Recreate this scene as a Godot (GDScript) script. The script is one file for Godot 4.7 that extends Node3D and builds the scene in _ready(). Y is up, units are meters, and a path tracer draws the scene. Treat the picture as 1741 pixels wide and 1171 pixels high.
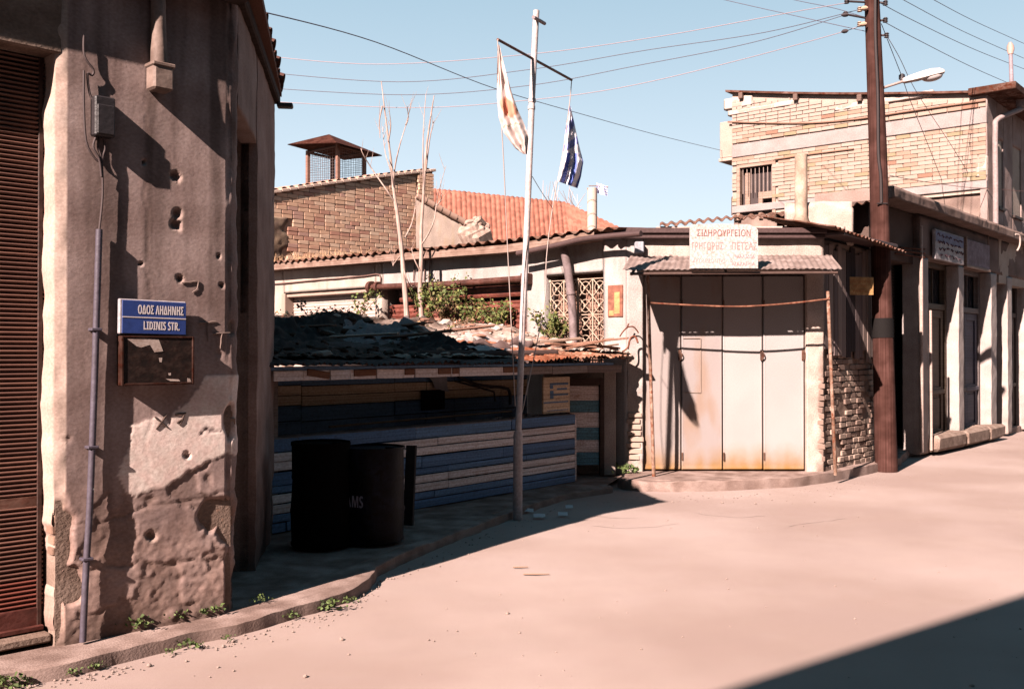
extends Node3D

# ---------------------------------------------------------------- measuring
const FOCAL := 1693.0
const EYE := Vector3(0, 1.6, 0)
const TILT := 0.00855
var rng := RandomNumberGenerator.new()
var noise := FastNoiseLite.new()
var fine := FastNoiseLite.new()
var mats := {}
var tex := {}

func ray(px: float, py: float) -> Vector3:
	return Vector3((px - 870.5) / FOCAL, (585.5 - py) / FOCAL, -1).rotated(Vector3.RIGHT, TILT)

func at(px: float, py: float, z: float) -> Vector3:
	var d := ray(px, py)
	return EYE + d * (z / -d.z)

func gnd(px: float, py: float, y := 0.0) -> Vector3:
	var d := ray(px, py)
	return EYE + d * ((y - EYE.y) / d.y)

func dir(deg: float) -> Vector3:
	return Vector3(sin(deg_to_rad(deg)), 0, -cos(deg_to_rad(deg)))

func frame(o: Vector3, deg: float) -> Transform3D:
	# x runs along the wall, y up, z out of the wall
	var x := dir(deg)
	return Transform3D(Basis(x, Vector3.UP, x.cross(Vector3.UP)), o)

func local(t: Transform3D, px: float, py: float, d := 0.0) -> Vector3:
	# the point of the plane (d in front of the wall) that is seen there, in the wall's own measures
	var r := ray(px, py)
	var n := t.basis.z
	var o := t.origin + n * d
	return t.affine_inverse() * (EYE + r * ((o - EYE).dot(n) / r.dot(n)))

# ---------------------------------------------------------------- mesh building
class Mb:
	var v := PackedVector3Array()
	var n := PackedVector3Array()
	var c := PackedColorArray()
	var uv := PackedVector2Array()
	var ix := PackedInt32Array()
	func vert(p: Vector3, nn: Vector3, col := Color.WHITE, t := Vector2.ZERO) -> int:
		v.append(p); n.append(nn); c.append(col); uv.append(t)
		return v.size() - 1
	func tri(a: Vector3, b: Vector3, d: Vector3, col := Color.WHITE) -> void:
		var nn := (d - a).cross(b - a).normalized()
		ix.append(vert(a, nn, col)); ix.append(vert(b, nn, col)); ix.append(vert(d, nn, col))
	func quad(a: Vector3, b: Vector3, d: Vector3, e: Vector3, col := Color.WHITE) -> void:
		var nn := (d - a).cross(b - e).normalized()
		if (d - a).cross(b - a).dot(nn) < 0.0:
			nn = -nn
		var i := vert(a, nn, col, Vector2(0, 1)); vert(b, nn, col, Vector2(0, 0)); vert(d, nn, col, Vector2(1, 0)); vert(e, nn, col, Vector2(1, 1))
		ix.append_array(PackedInt32Array([i, i + 1, i + 2, i, i + 2, i + 3]))
	func quad_out(a: Vector3, b: Vector3, d: Vector3, e: Vector3, mid: Vector3, col := Color.WHITE) -> void:
		if (d - a).cross(b - e).dot((a + b + d + e) * 0.25 - mid) < 0.0:
			quad(a, e, d, b, col)
		else:
			quad(a, b, d, e, col)
	func tri_out(a: Vector3, b: Vector3, d: Vector3, mid: Vector3, col := Color.WHITE) -> void:
		if (d - a).cross(b - a).dot((a + b + d) / 3.0 - mid) < 0.0:
			tri(a, d, b, col)
		else:
			tri(a, b, d, col)
	func box(t: Transform3D, lo: Vector3, hi: Vector3, bev := 0.0, col := Color.WHITE) -> void:
		var m := (lo + hi) * 0.5
		var h := (hi - lo).abs() * 0.5
		var b := minf(bev, minf(h.x, minf(h.y, h.z)) * 0.8)
		var mid := t * m
		for ax in 3:
			var a1 := (ax + 1) % 3
			var a2 := (ax + 2) % 3
			for s in [-1.0, 1.0]:
				var q := []
				for k in [[-1.0, -1.0], [-1.0, 1.0], [1.0, 1.0], [1.0, -1.0]]:
					var p := Vector3.ZERO
					p[ax] = s * h[ax]; p[a1] = k[0] * (h[a1] - b); p[a2] = k[1] * (h[a2] - b)
					q.append(t * (m + p))
				quad_out(q[0], q[1], q[2], q[3], mid, col)
		if b <= 0.0:
			return
		for ax in 3:
			var a1 := (ax + 1) % 3
			var a2 := (ax + 2) % 3
			for s1 in [-1.0, 1.0]:
				for s2 in [-1.0, 1.0]:
					var q := []
					for k in [[-1.0, 0], [-1.0, 1], [1.0, 1], [1.0, 0]]:
						var p := Vector3.ZERO
						p[ax] = k[0] * (h[ax] - b)
						p[a1] = s1 * (h[a1] - (b if k[1] == 0 else 0.0)); p[a2] = s2 * (h[a2] - (b if k[1] == 1 else 0.0))
						q.append(t * (m + p))
					quad_out(q[0], q[1], q[2], q[3], mid, col)
		for sx in [-1.0, 1.0]:
			for sy in [-1.0, 1.0]:
				for sz in [-1.0, 1.0]:
					var s := Vector3(sx, sy, sz)
					tri_out(t * (m + s * (h - Vector3(0, b, b))), t * (m + s * (h - Vector3(b, 0, b))), t * (m + s * (h - Vector3(b, b, 0))), mid, col)
	func tube(pts: Array, radii: Array, sides := 8, cap := true, col := Color.WHITE) -> void:
		var rings := []
		var up := Vector3.UP
		for i in pts.size():
			var d: Vector3 = (pts[mini(i + 1, pts.size() - 1)] - pts[maxi(i - 1, 0)]).normalized()
			if absf(d.dot(up)) > 0.98:
				up = Vector3.RIGHT if absf(d.x) < 0.9 else Vector3.FORWARD
			var x := d.cross(up).normalized()
			var y := x.cross(d).normalized()
			up = y
			var first := v.size()
			for k in sides + 1:
				var a := TAU * k / sides
				var o := x * cos(a) + y * sin(a)
				vert(pts[i] + o * radii[mini(i, radii.size() - 1)], o, col, Vector2(float(k) / sides, i))
			rings.append(first)
		for i in pts.size() - 1:
			for k in sides:
				var a: int = rings[i] + k
				var b: int = rings[i + 1] + k
				ix.append_array(PackedInt32Array([a, a + 1, b + 1, a, b + 1, b]))
		if cap:
			for e in [0, pts.size() - 1]:
				var d: Vector3 = (pts[1] - pts[0]) if e == 0 else (pts[e - 1] - pts[e])
				var mid: Vector3 = pts[e]
				for k in sides:
					tri_out(mid, v[rings[e] + k], v[rings[e] + k + 1], mid + d, col)
	func grid(nu: int, nv: int, pos: Callable, col = null, flip := false) -> void:
		# pos(i, j) -> Vector3; smooth normals
		var first := v.size()
		for j in nv + 1:
			for i in nu + 1:
				var p: Vector3 = pos.call(i, j)
				vert(p, Vector3.ZERO, col.call(i, j) if col != null else Color.WHITE, Vector2(float(i) / nu, 1.0 - float(j) / nv))
		var w := nu + 1
		for j in nv:
			for i in nu:
				var a := first + j * w + i
				var q := [a, a + w, a + w + 1, a + 1] if not flip else [a, a + 1, a + w + 1, a + w]
				ix.append_array(PackedInt32Array([q[0], q[1], q[2], q[0], q[2], q[3]]))
				var nn := (v[q[2]] - v[q[0]]).cross(v[q[1]] - v[q[3]])
				for k in q:
					n[k] += nn
		for k in range(first, v.size()):
			n[k] = n[k].normalized() if n[k].length() > 1e-12 else Vector3.UP
	func done() -> ArrayMesh:
		var a := []
		a.resize(Mesh.ARRAY_MAX)
		a[Mesh.ARRAY_VERTEX] = v; a[Mesh.ARRAY_NORMAL] = n; a[Mesh.ARRAY_COLOR] = c; a[Mesh.ARRAY_TEX_UV] = uv; a[Mesh.ARRAY_INDEX] = ix
		var m := ArrayMesh.new()
		m.add_surface_from_arrays(Mesh.PRIMITIVE_TRIANGLES, a)
		return m

# ---------------------------------------------------------------- naming
func place_of(o: Node) -> Vector3:
	var p := Vector3.ZERO
	while o != self:
		p += o.position
		o = o.get_parent()
	return p

func put(called: String, mb: Mb, m: Material, parent: Node = self) -> MeshInstance3D:
	var o := MeshInstance3D.new()
	o.name = called
	o.mesh = mb.done()
	o.material_override = m
	parent.add_child(o, true)
	if parent != self:
		o.position = -place_of(parent)
	return o

func piece(called: String, mesh: Mesh, m: Material, t: Transform3D, parent: Node) -> MeshInstance3D:
	var o := MeshInstance3D.new()
	o.name = called
	o.mesh = mesh
	o.material_override = m
	parent.add_child(o, true)
	o.transform = Transform3D(t.basis, t.origin - place_of(parent))
	return o

func thing(called: String, label: String, category: String, where := Vector3.ZERO, group := "") -> Node3D:
	var o := Node3D.new()
	o.name = called
	o.position = where
	add_child(o, true)
	return tag(o, label, category, group)

func tag(o: Node3D, label: String, category: String, group := "", kind := "") -> Node3D:
	if label: o.set_meta("label", label)
	if category: o.set_meta("category", category)
	if group: o.set_meta("group", group)
	if kind: o.set_meta("kind", kind)
	return o

func structure(o: Node3D, label := "") -> Node3D:
	return tag(o, label, "", "", "structure")

func alone(called: String, mb: Mb, m: Material, where: Vector3, label: String, category: String, group := "") -> MeshInstance3D:
	# a thing that is one mesh, its origin at its base
	for i in mb.v.size():
		mb.v[i] -= where
	var o := put(called, mb, m)
	o.position = where
	tag(o, label, category, group)
	return o

# ---------------------------------------------------------------- materials
func noise_bytes(kind: int, freq: float, octaves: int, seed_: int, w := 512, h := 512) -> PackedByteArray:
	var f := FastNoiseLite.new()
	f.noise_type = kind
	f.frequency = freq
	f.fractal_octaves = octaves
	f.fractal_gain = 0.55
	f.seed = seed_
	var im := f.get_seamless_image(w, h)
	if w != 512 or h != 512:
		im.resize(512, 512, Image.INTERPOLATE_CUBIC)
	im.convert(Image.FORMAT_L8)
	return im.get_data()

func tone_image(a: PackedByteArray, lo: float, hi: float, dark := Color(1, 1, 1), b := PackedByteArray(), thr := 0.0, spot := Color.BLACK) -> ImageTexture:
	# grey from lo to hi, tinted towards «dark» where it is low; where b is under thr, the colour «spot»
	var out := PackedByteArray()
	out.resize(512 * 512 * 3)
	for i in 512 * 512:
		var t := a[i] / 255.0
		t = clampf((t - 0.2) / 0.6, 0, 1)
		var g := lerpf(lo, hi, t)
		var r_ := g * lerpf(dark.r, 1.0, t)
		var g_ := g * lerpf(dark.g, 1.0, t)
		var b_ := g * lerpf(dark.b, 1.0, t)
		if thr > 0.0:
			var k := clampf((thr - b[i] / 255.0) * 9.0, 0, 1)
			r_ = lerpf(r_, spot.r, k); g_ = lerpf(g_, spot.g, k); b_ = lerpf(b_, spot.b, k)
		out[i * 3] = int(clampf(r_, 0, 1) * 255.0); out[i * 3 + 1] = int(clampf(g_, 0, 1) * 255.0); out[i * 3 + 2] = int(clampf(b_, 0, 1) * 255.0)
	return ImageTexture.create_from_image(Image.create_from_data(512, 512, false, Image.FORMAT_RGB8, out))

func bump_image(a: PackedByteArray, strength: float) -> ImageTexture:
	var im := Image.create_from_data(512, 512, false, Image.FORMAT_L8, a)
	im.convert(Image.FORMAT_RGBA8)
	im.bump_map_to_normal_map(strength)
	return ImageTexture.create_from_image(im)

func make_textures() -> void:
	var grit := noise_bytes(FastNoiseLite.TYPE_SIMPLEX_SMOOTH, 0.05, 5, 3)
	var blotch := noise_bytes(FastNoiseLite.TYPE_SIMPLEX_SMOOTH, 0.012, 6, 8)
	var speck := noise_bytes(FastNoiseLite.TYPE_SIMPLEX_SMOOTH, 0.035, 3, 21)
	var wood := noise_bytes(FastNoiseLite.TYPE_SIMPLEX_SMOOTH, 0.04, 5, 5, 24, 512)
	var streak := noise_bytes(FastNoiseLite.TYPE_SIMPLEX_SMOOTH, 0.03, 5, 9, 512, 24)
	tex.grit = tone_image(grit, 0.86, 1.0, Color(1, 0.985, 0.975), speck, 0.16, Color(0.72, 0.68, 0.66))
	tex.road = tone_image(grit, 0.72, 1.0, Color(1, 0.97, 0.95), speck, 0.2, Color(0.6, 0.55, 0.53))
	tex.blotch = tone_image(blotch, 0.74, 1.0, Color(1.0, 0.96, 0.94))
	tex.soft = tone_image(blotch, 0.91, 1.0, Color(1.0, 0.98, 0.97))
	tex.wood = tone_image(wood, 0.80, 1.0, Color(1, 0.96, 0.92))
	tex.upright = tone_image(streak, 0.74, 1.0, Color(1, 0.96, 0.92))
	tex.rust = tone_image(blotch, 0.55, 1.0, Color(1, 0.85, 0.75), speck, 0.42, Color(0.66, 0.42, 0.30))
	tex.peel = tone_image(grit, 0.82, 1.0, Color(1, 0.97, 0.95), blotch, 0.27, Color(0.80, 0.74, 0.70))
	tex.n_grit = bump_image(grit, 3.0)
	tex.n_blotch = bump_image(blotch, 7.0)
	tex.n_wood = bump_image(wood, 2.5)
	tex.n_upright = bump_image(streak, 2.5)

func mat(col: Color, rough := 0.9, base := "grit", scale := Vector3.ONE, over := "", over_scale := 0.4, bump := "", strength := 1.0) -> StandardMaterial3D:
	# col is linear; base and bump share one scale
	var key := str([col, rough, base, scale, over, over_scale, bump, strength])
	if mats.has(key):
		return mats[key]
	var m := StandardMaterial3D.new()
	m.albedo_color = Color(col.r * 0.53, col.g * 0.53, col.b * 0.53).linear_to_srgb()
	m.roughness = rough
	m.metallic_specular = 0.35 if rough < 0.8 else 0.16
	m.vertex_color_use_as_albedo = true
	m.uv1_triplanar = true
	m.uv1_world_triplanar = true
	m.uv1_scale = scale
	if base:
		m.albedo_texture = tex[base]
	if over:
		m.detail_enabled = true
		m.detail_blend_mode = BaseMaterial3D.BLEND_MODE_MUL
		m.detail_albedo = tex[over]
		m.detail_uv_layer = BaseMaterial3D.DETAIL_UV_2
		m.uv2_triplanar = true
		m.uv2_world_triplanar = true
		m.uv2_scale = Vector3.ONE * over_scale
	if bump:
		m.normal_enabled = true
		m.normal_texture = tex[bump]
		m.normal_scale = strength
	mats[key] = m
	return m

func plaster(c: Color) -> StandardMaterial3D:
	return mat(c, 0.95, "grit", Vector3.ONE * 1.7, "soft", 0.37, "n_grit", 0.9)

func painted_wood(c: Color) -> StandardMaterial3D:
	return mat(c, 0.75, "wood", Vector3(0.6, 2.4, 0.6), "peel", 1.3, "n_wood", 0.45)

func metal(c: Color, rough := 0.55, over := "soft") -> StandardMaterial3D:
	return mat(c, rough, "grit", Vector3.ONE * 0.9, over, 0.7, "n_grit", 0.25)

# ---------------------------------------------------------------- shared shapes
func nz(a: float, b: float, c := 0.0, f := 1.0) -> float:
	return noise.get_noise_3d(a * f, b * f, c * f)

func relief(mb: Mb, t: Transform3D, u0: float, u1: float, h0: float, h1: float, step: float, depth: Callable, col = null) -> void:
	# a wall face with relief, its rim folded back so that it stays closed at the edges
	var nu := maxi(2, int(ceil((u1 - u0) / step))) + 2
	var nv := maxi(2, int(ceil((h1 - h0) / step))) + 2
	mb.grid(nu, nv, func(i, j):
		var u := lerpf(u0, u1, clampf((i - 1.0) / (nu - 2.0), 0, 1))
		var h := lerpf(h0, h1, clampf((j - 1.0) / (nv - 2.0), 0, 1))
		var d: float = depth.call(u, h)
		if i == 0 or j == 0 or i == nu or j == nv:
			d = -0.12
		return t * Vector3(u, h, d),
		func(i, j):
			return col.call(lerpf(u0, u1, clampf((i - 1.0) / (nu - 2.0), 0, 1)), lerpf(h0, h1, clampf((j - 1.0) / (nv - 2.0), 0, 1))) if col != null else Color.WHITE)

func rough_wall(u: float, h: float) -> float:
	return nz(u, h, 3.0, 1.4) * 0.012 + nz(u, h, 7.0, 6.0) * 0.004

func corrugated(mb: Mb, a: Vector3, b: Vector3, c: Vector3, d: Vector3, waves: int, amp: float, ragged := 0.0, col = null, rows := 6) -> void:
	# a sheet a-b along its lower edge, d-c along its upper edge, waves counted along a-b
	var n := (b - a).cross(d - a).normalized()
	if n.y < 0.0:
		n = -n
	var nu := waves * 6
	for side in [0.0, 0.004]:
		mb.grid(nu, rows, func(i, j):
			var s := float(i) / nu
			var q := float(j) / rows
			var low := a.lerp(b, s)
			var high := d.lerp(c, s)
			var out := (low - high).normalized() * (nz(s * waves * 0.3, 5.0) * ragged * (1.0 - q))
			return low.lerp(high, q) + out + n * (amp * sin(TAU * s * waves) + side + nz(s * waves * 0.2, q * 2.0, 9.0) * ragged * 0.3), col)

func curve_points(pts: Array, steps := 6) -> Array:
	var out := []
	for i in pts.size() - 1:
		for k in steps:
			out.append((pts[i] as Vector3).cubic_interpolate(pts[i + 1], pts[maxi(i - 1, 0)], pts[mini(i + 2, pts.size() - 1)], float(k) / steps))
	out.append(pts[-1])
	return out

func seen(list: Array) -> Array:
	var out := []
	for p in list:
		out.append(at(p[0], p[1], p[2]))
	return out

var brick_shapes := []
func brick_shape() -> Mesh:
	if brick_shapes.is_empty():
		for k in 6:
			var mb := Mb.new()
			mb.box(Transform3D(), Vector3(-0.5, -0.5, -0.5), Vector3(0.5, 0.5, 0.5), 0.07)
			for i in mb.v.size():
				var p := mb.v[i]
				mb.v[i] += Vector3(nz(p.x, p.y, p.z + k * 9.0, 2.0), nz(p.y, p.z, p.x + k * 7.0, 2.0), nz(p.z, p.x, p.y + k * 5.0, 2.0)) * Vector3(0.05, 0.12, 0.1)
			brick_shapes.append(mb.done())
	return brick_shapes[rng.randi() % brick_shapes.size()]

func leaf(mb: Mb, p: Vector3, d: Vector3, size: float, col: Color) -> void:
	var side := d.cross(Vector3(rng.randf_range(-1, 1), rng.randf_range(-1, 1), rng.randf_range(-1, 1))).normalized() * size * 0.36
	var droop := Vector3(0, -size * 0.2, 0)
	mb.tri(p, p + d * size * 0.5 + side, p + d * size + droop, col)
	mb.tri(p, p + d * size + droop, p + d * size * 0.5 - side, col)

func ball(p: Vector3, r: float) -> Vector3:
	var d := Vector3(rng.randfn(), rng.randfn(), rng.randfn()).normalized()
	return p + d * r * pow(rng.randf(), 0.45)

# ================================================================ the scene
var C: Vector3        # street corner of the grey building
var B: Vector3        # corner of the workshop, foot of its right hand pillar
var A: Vector3        # left end of the workshop's front
var tl: Transform3D   # the grey building's street wall
var ts: Transform3D   # its side wall
var tb: Transform3D   # the workshop's door front
var tr: Transform3D   # the row of shops
var ty: Transform3D   # the yard wall

func _ready() -> void:
	rng.seed = 11
	noise.seed = 4
	noise.frequency = 1.0
	noise.noise_type = FastNoiseLite.TYPE_SIMPLEX_SMOOTH
	noise.fractal_octaves = 3
	fine.seed = 14
	fine.frequency = 1.0
	# ---- camera
	var cam := Camera3D.new()
	cam.name = "camera"
	cam.position = EYE
	cam.rotation.x = TILT
	cam.fov = 38.15
	cam.near = 0.05
	cam.far = 900.0
	add_child(cam)
	# ---- sky
	var sky := ProceduralSkyMaterial.new()
	sky.sky_top_color = Color(0.0185, 0.060, 0.091).linear_to_srgb()
	sky.sky_horizon_color = Color(0.198, 0.216, 0.234).linear_to_srgb()
	sky.sky_curve = 0.24
	sky.ground_horizon_color = Color(0.20, 0.16, 0.14).linear_to_srgb()
	sky.ground_bottom_color = Color(0.10, 0.075, 0.065).linear_to_srgb()
	sky.sun_angle_max = 12.0
	var env := Environment.new()
	env.background_mode = Environment.BG_SKY
	env.sky = Sky.new()
	env.sky.sky_material = sky
	env.tonemap_mode = Environment.TONE_MAPPER_LINEAR
	env.tonemap_exposure = 5.5
	env.sdfgi_enabled = true
	env.ssao_enabled = true
	env.ssil_enabled = true
	var world := WorldEnvironment.new()
	world.name = "world"
	world.environment = env
	add_child(world)
	# ---- sun
	var sun := DirectionalLight3D.new()
	sun.name = "sun"
	sun.light_color = Color(1.0, 0.81, 0.72).linear_to_srgb()
	sun.light_energy = 1.6
	sun.light_angular_distance = 0.5
	sun.shadow_enabled = true
	add_child(sun)
	var az := deg_to_rad(32.5)
	var el := deg_to_rad(33.5)
	sun.look_at_from_position(Vector3.ZERO, Vector3(sin(az) * cos(el), -sin(el), -cos(az) * cos(el)))
	make_textures()
	C = gnd(400, 1033)
	B = gnd(1403, 806)
	A = B + dir(90) * -2.62
	tl = frame(C, 45)
	ts = frame(C, -8.4)
	tb = frame(B, 90)
	tr = frame(B, 40)
	ty = frame(A, 132)
	ground()
	grey_building()
	near_building()
	workshop()
	shop_row()
	brick_house()
	yard_houses()
	guard_post()
	rubble()
	flagpole()
	power_pole()
	overhead_wires()
	plants()
	small_things()

# ---------------------------------------------------------------- ground
func resample(pts: PackedVector2Array, step: float) -> PackedVector2Array:
	var out := PackedVector2Array()
	for i in pts.size() - 1:
		var n := maxi(1, int(pts[i].distance_to(pts[i + 1]) / step))
		for k in n:
			out.append(pts[i].lerp(pts[i + 1], float(k) / n))
	out.append(pts[-1])
	return out

func pavement_slab(called: String, label: String, edge: Array, back: Array, top: float, chip: float) -> void:
	# edge: the kerb, seen at road level, left to right; back: points (x, z) that close the outline behind it
	var line := PackedVector2Array()
	for p in edge:
		var q := gnd(p[0], p[1], -0.1)
		line.append(Vector2(q.x, q.z))
	line = resample(line, 0.07)
	var rim := PackedVector2Array()
	for i in line.size():
		var d := (line[mini(i + 1, line.size() - 1)] - line[maxi(i - 1, 0)]).normalized()
		var inward := Vector2(d.y, -d.x)
		rim.append(inward)
	var mb := Mb.new()
	var n := line.size()
	var hgt := func(i: int) -> float: return top + nz(line[i].x, line[i].y, 2.0, 1.1) * 0.018 + nz(line[i].x, line[i].y, 12.0, 5.0) * 0.008
	for prof in [[Vector2(0.0, -1.0), Vector2(0.004, 0.5), Vector2(0.008, 0.93)], [Vector2(0.008, 0.93), Vector2(0.018, 0.99), Vector2(0.045, 1.0), Vector2(0.12, 1.0)]]:
		mb.grid(n - 1, prof.size() - 1, func(i: int, j: int):
			var q: Vector2 = prof[j]
			var wear := chip * maxf(0.0, nz(line[i].x, line[i].y, 4.0, 2.2) + 0.1) + 0.014 * nz(line[i].x, line[i].y, 1.0, 9.0) + 0.05 * maxf(0.0, nz(line[i].x, line[i].y, 44.0, 6.0) - 0.22)
			var p: Vector2 = line[i] + rim[i] * (q.x + (wear if q.x < 0.1 else 0.0))
			var y: float = -0.1 + q.y * (hgt.call(i) + 0.1) if q.y > 0.0 else -0.14
			if q.y > 0.9 and q.x < 0.03:
				y -= wear * 0.3 + absf(nz(line[i].x, line[i].y, 31.0, 14.0)) * 0.010
			return Vector3(p.x, y, p.y))
	var poly := PackedVector2Array()
	for i in n:
		poly.append(line[i] + rim[i] * 0.12)
	var m := poly.size()
	for p in back:
		poly.append(Vector2(p.x, p.z))
	var ti := Geometry2D.triangulate_polygon(poly)
	for k in range(0, ti.size(), 3):
		var t := []
		for s in 3:
			var id := ti[k + s]
			t.append(Vector3(poly[id].x, hgt.call(id) if id < m else top, poly[id].y))
		mb.tri_out(t[0], t[1], t[2], Vector3(t[0].x, -5, t[0].z))
	structure(put(called, mb, mat(Color(0.40, 0.30, 0.27), 0.95, "grit", Vector3.ONE * 2.3, "blotch", 0.43, "n_grit", 0.8)), label)

func ground() -> void:
	var mb := Mb.new()
	mb.grid(2, 2, func(i: int, j: int): return Vector3((i - 1) * 400.0, -0.112, 200.0 - j * 300.0))
	structure(put("ground", mb, mat(Color(0.34, 0.27, 0.22), 0.95, "grit", Vector3.ONE * 0.5, "blotch", 0.07)), "bare ground round the houses")
	var rd := Mb.new()
	rd.grid(300, 300, func(i: int, j: int):
		var x := -14.0 + i * 0.14
		var z := 5.0 - j * 0.12
		return Vector3(x, -0.1 + nz(x, z, 0.0, 0.2) * 0.012 + nz(x, z, 6.0, 1.8) * 0.0012, z),
		func(i: int, j: int):
			var x := -14.0 + i * 0.14
			var z := 5.0 - j * 0.12
			var k := 1.0 + nz(x * 0.8 - z * 0.7, (x + z) * 0.25, 1.0, 0.35) * 0.07 + nz(x, z, 40.0, 1.3) * 0.05 - 0.10 * maxf(0.0, nz(x, z, 48.0, 0.5) - 0.25) + nz(x, z, 60.0, 3.4) * 0.025
			return Color(k, k * 0.995, k * 0.985))
	var road := structure(put("road", rd, mat(Color(0.54, 0.432, 0.402), 0.94, "road", Vector3.ONE * 11.0, "soft", 0.055, "n_grit", 0.03)), "dusty sunlit road surface between the corner buildings")
	for q in [[[960, 872], [1010, 876], [1050, 880], [1085, 879]], [[1005, 893], [1060, 897], [1110, 894], [1150, 888]], [[1180, 872], [1240, 878], [1300, 876]], [[1340, 893], [1400, 884], [1440, 880]]]:
		var pts := []
		for p in q:
			pts.append(gnd(p[0], p[1], -0.092))
		pts = curve_points(pts, 9)
		var ck := Mb.new()
		ck.grid(pts.size() - 1, 1, func(i: int, j: int):
			var d: Vector3 = (pts[mini(i + 1, pts.size() - 1)] - pts[maxi(i - 1, 0)]).normalized()
			var side := Vector3(-d.z, 0, d.x)
			return pts[i] + side * (nz(pts[i].x, pts[i].z, 3.0, 4.0) * 0.06 + (0.0045 if j == 1 else -0.0045) * (1.0 + nz(pts[i].x, pts[i].z, 9.0, 6.0))) + Vector3(0, nz(pts[i].x, pts[i].z, 0.0, 0.2) * 0.012, 0))
		put("crack", ck, mat(Color(0.34, 0.26, 0.235), 0.95, ""), road)
	pavement_slab("pavement", "worn concrete pavement with a chipped kerb at the grey building", [[-420, 1290], [-150, 1222], [0, 1171], [60, 1163], [108, 1153], [169, 1137], [257, 1115], [346, 1091], [402, 1081], [482, 1058], [551, 1038], [595, 1024], [627, 1004], [644, 980], [690, 956], [745, 932], [824, 902], [884, 876], [960, 851], [1045, 838]],
		[gnd(1049, 812), A + Vector3(0, 0, -0.2), Vector3(-4, 0, -16), Vector3(-8, 0, -8), Vector3(-5.2, 0, -2.6)], -0.02, 0.03)
	pavement_slab("pavement", "concrete pavement that curves round the workshop corner", [[1047, 829], [1060, 833], [1093, 836], [1173, 836], [1262, 833], [1351, 828], [1417, 819], [1471, 808], [1531, 793], [1549, 775], [1640, 757], [1691, 744], [1741, 733], [1790, 722]],
		[tr * Vector3(13, 0, -0.6), tr * Vector3(2, 0, -0.5), A + Vector3(0.2, 0, -0.5), A + Vector3(0.0, 0, -0.05)], 0.03, 0.02)
	# loose grit along the kerbs and on the road
	var stone := Mb.new()
	stone.box(Transform3D(), Vector3(-0.5, -0.35, -0.4), Vector3(0.5, 0.35, 0.4), 0.22)
	var mm := MultiMesh.new()
	mm.transform_format = MultiMesh.TRANSFORM_3D
	mm.mesh = stone.done()
	var where := []
	for i in 520:
		var p := gnd(rng.randf_range(-60, 1741), rng.randf_range(840, 1171), -0.1)
		if rng.randf() < 0.7:
			var q: Array = [[0, 1171], [169, 1140], [346, 1094], [482, 1062], [595, 1028], [644, 984], [824, 906], [960, 855], [1093, 842], [1262, 839], [1417, 825], [1531, 799], [1741, 738]]
			var k := rng.randi() % (q.size() - 1)
			var f := rng.randf()
			p = gnd(lerpf(q[k][0], q[k + 1][0], f), lerpf(q[k][1], q[k + 1][1], f) + absf(rng.randfn()) * 9.0 + 2.0, -0.1)
		where.append(p)
	mm.instance_count = where.size()
	for i in where.size():
		var s := rng.randf_range(0.006, 0.016) * (2.0 if rng.randf() < 0.06 else 1.0)
		mm.set_instance_transform(i, Transform3D(Basis.from_euler(Vector3(rng.randf() * 0.5, rng.randf() * TAU, rng.randf() * 0.5)).scaled(Vector3(s, s, s)), where[i] + Vector3(0, s * 0.15, 0)))
	var g := MultiMeshInstance3D.new()
	g.name = "gravel"
	g.multimesh = mm
	g.material_override = mat(Color(0.34, 0.26, 0.23), 0.95)
	add_child(g)
	tag(g, "small loose stones and grit along the kerbs", "", "", "stuff")

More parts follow.
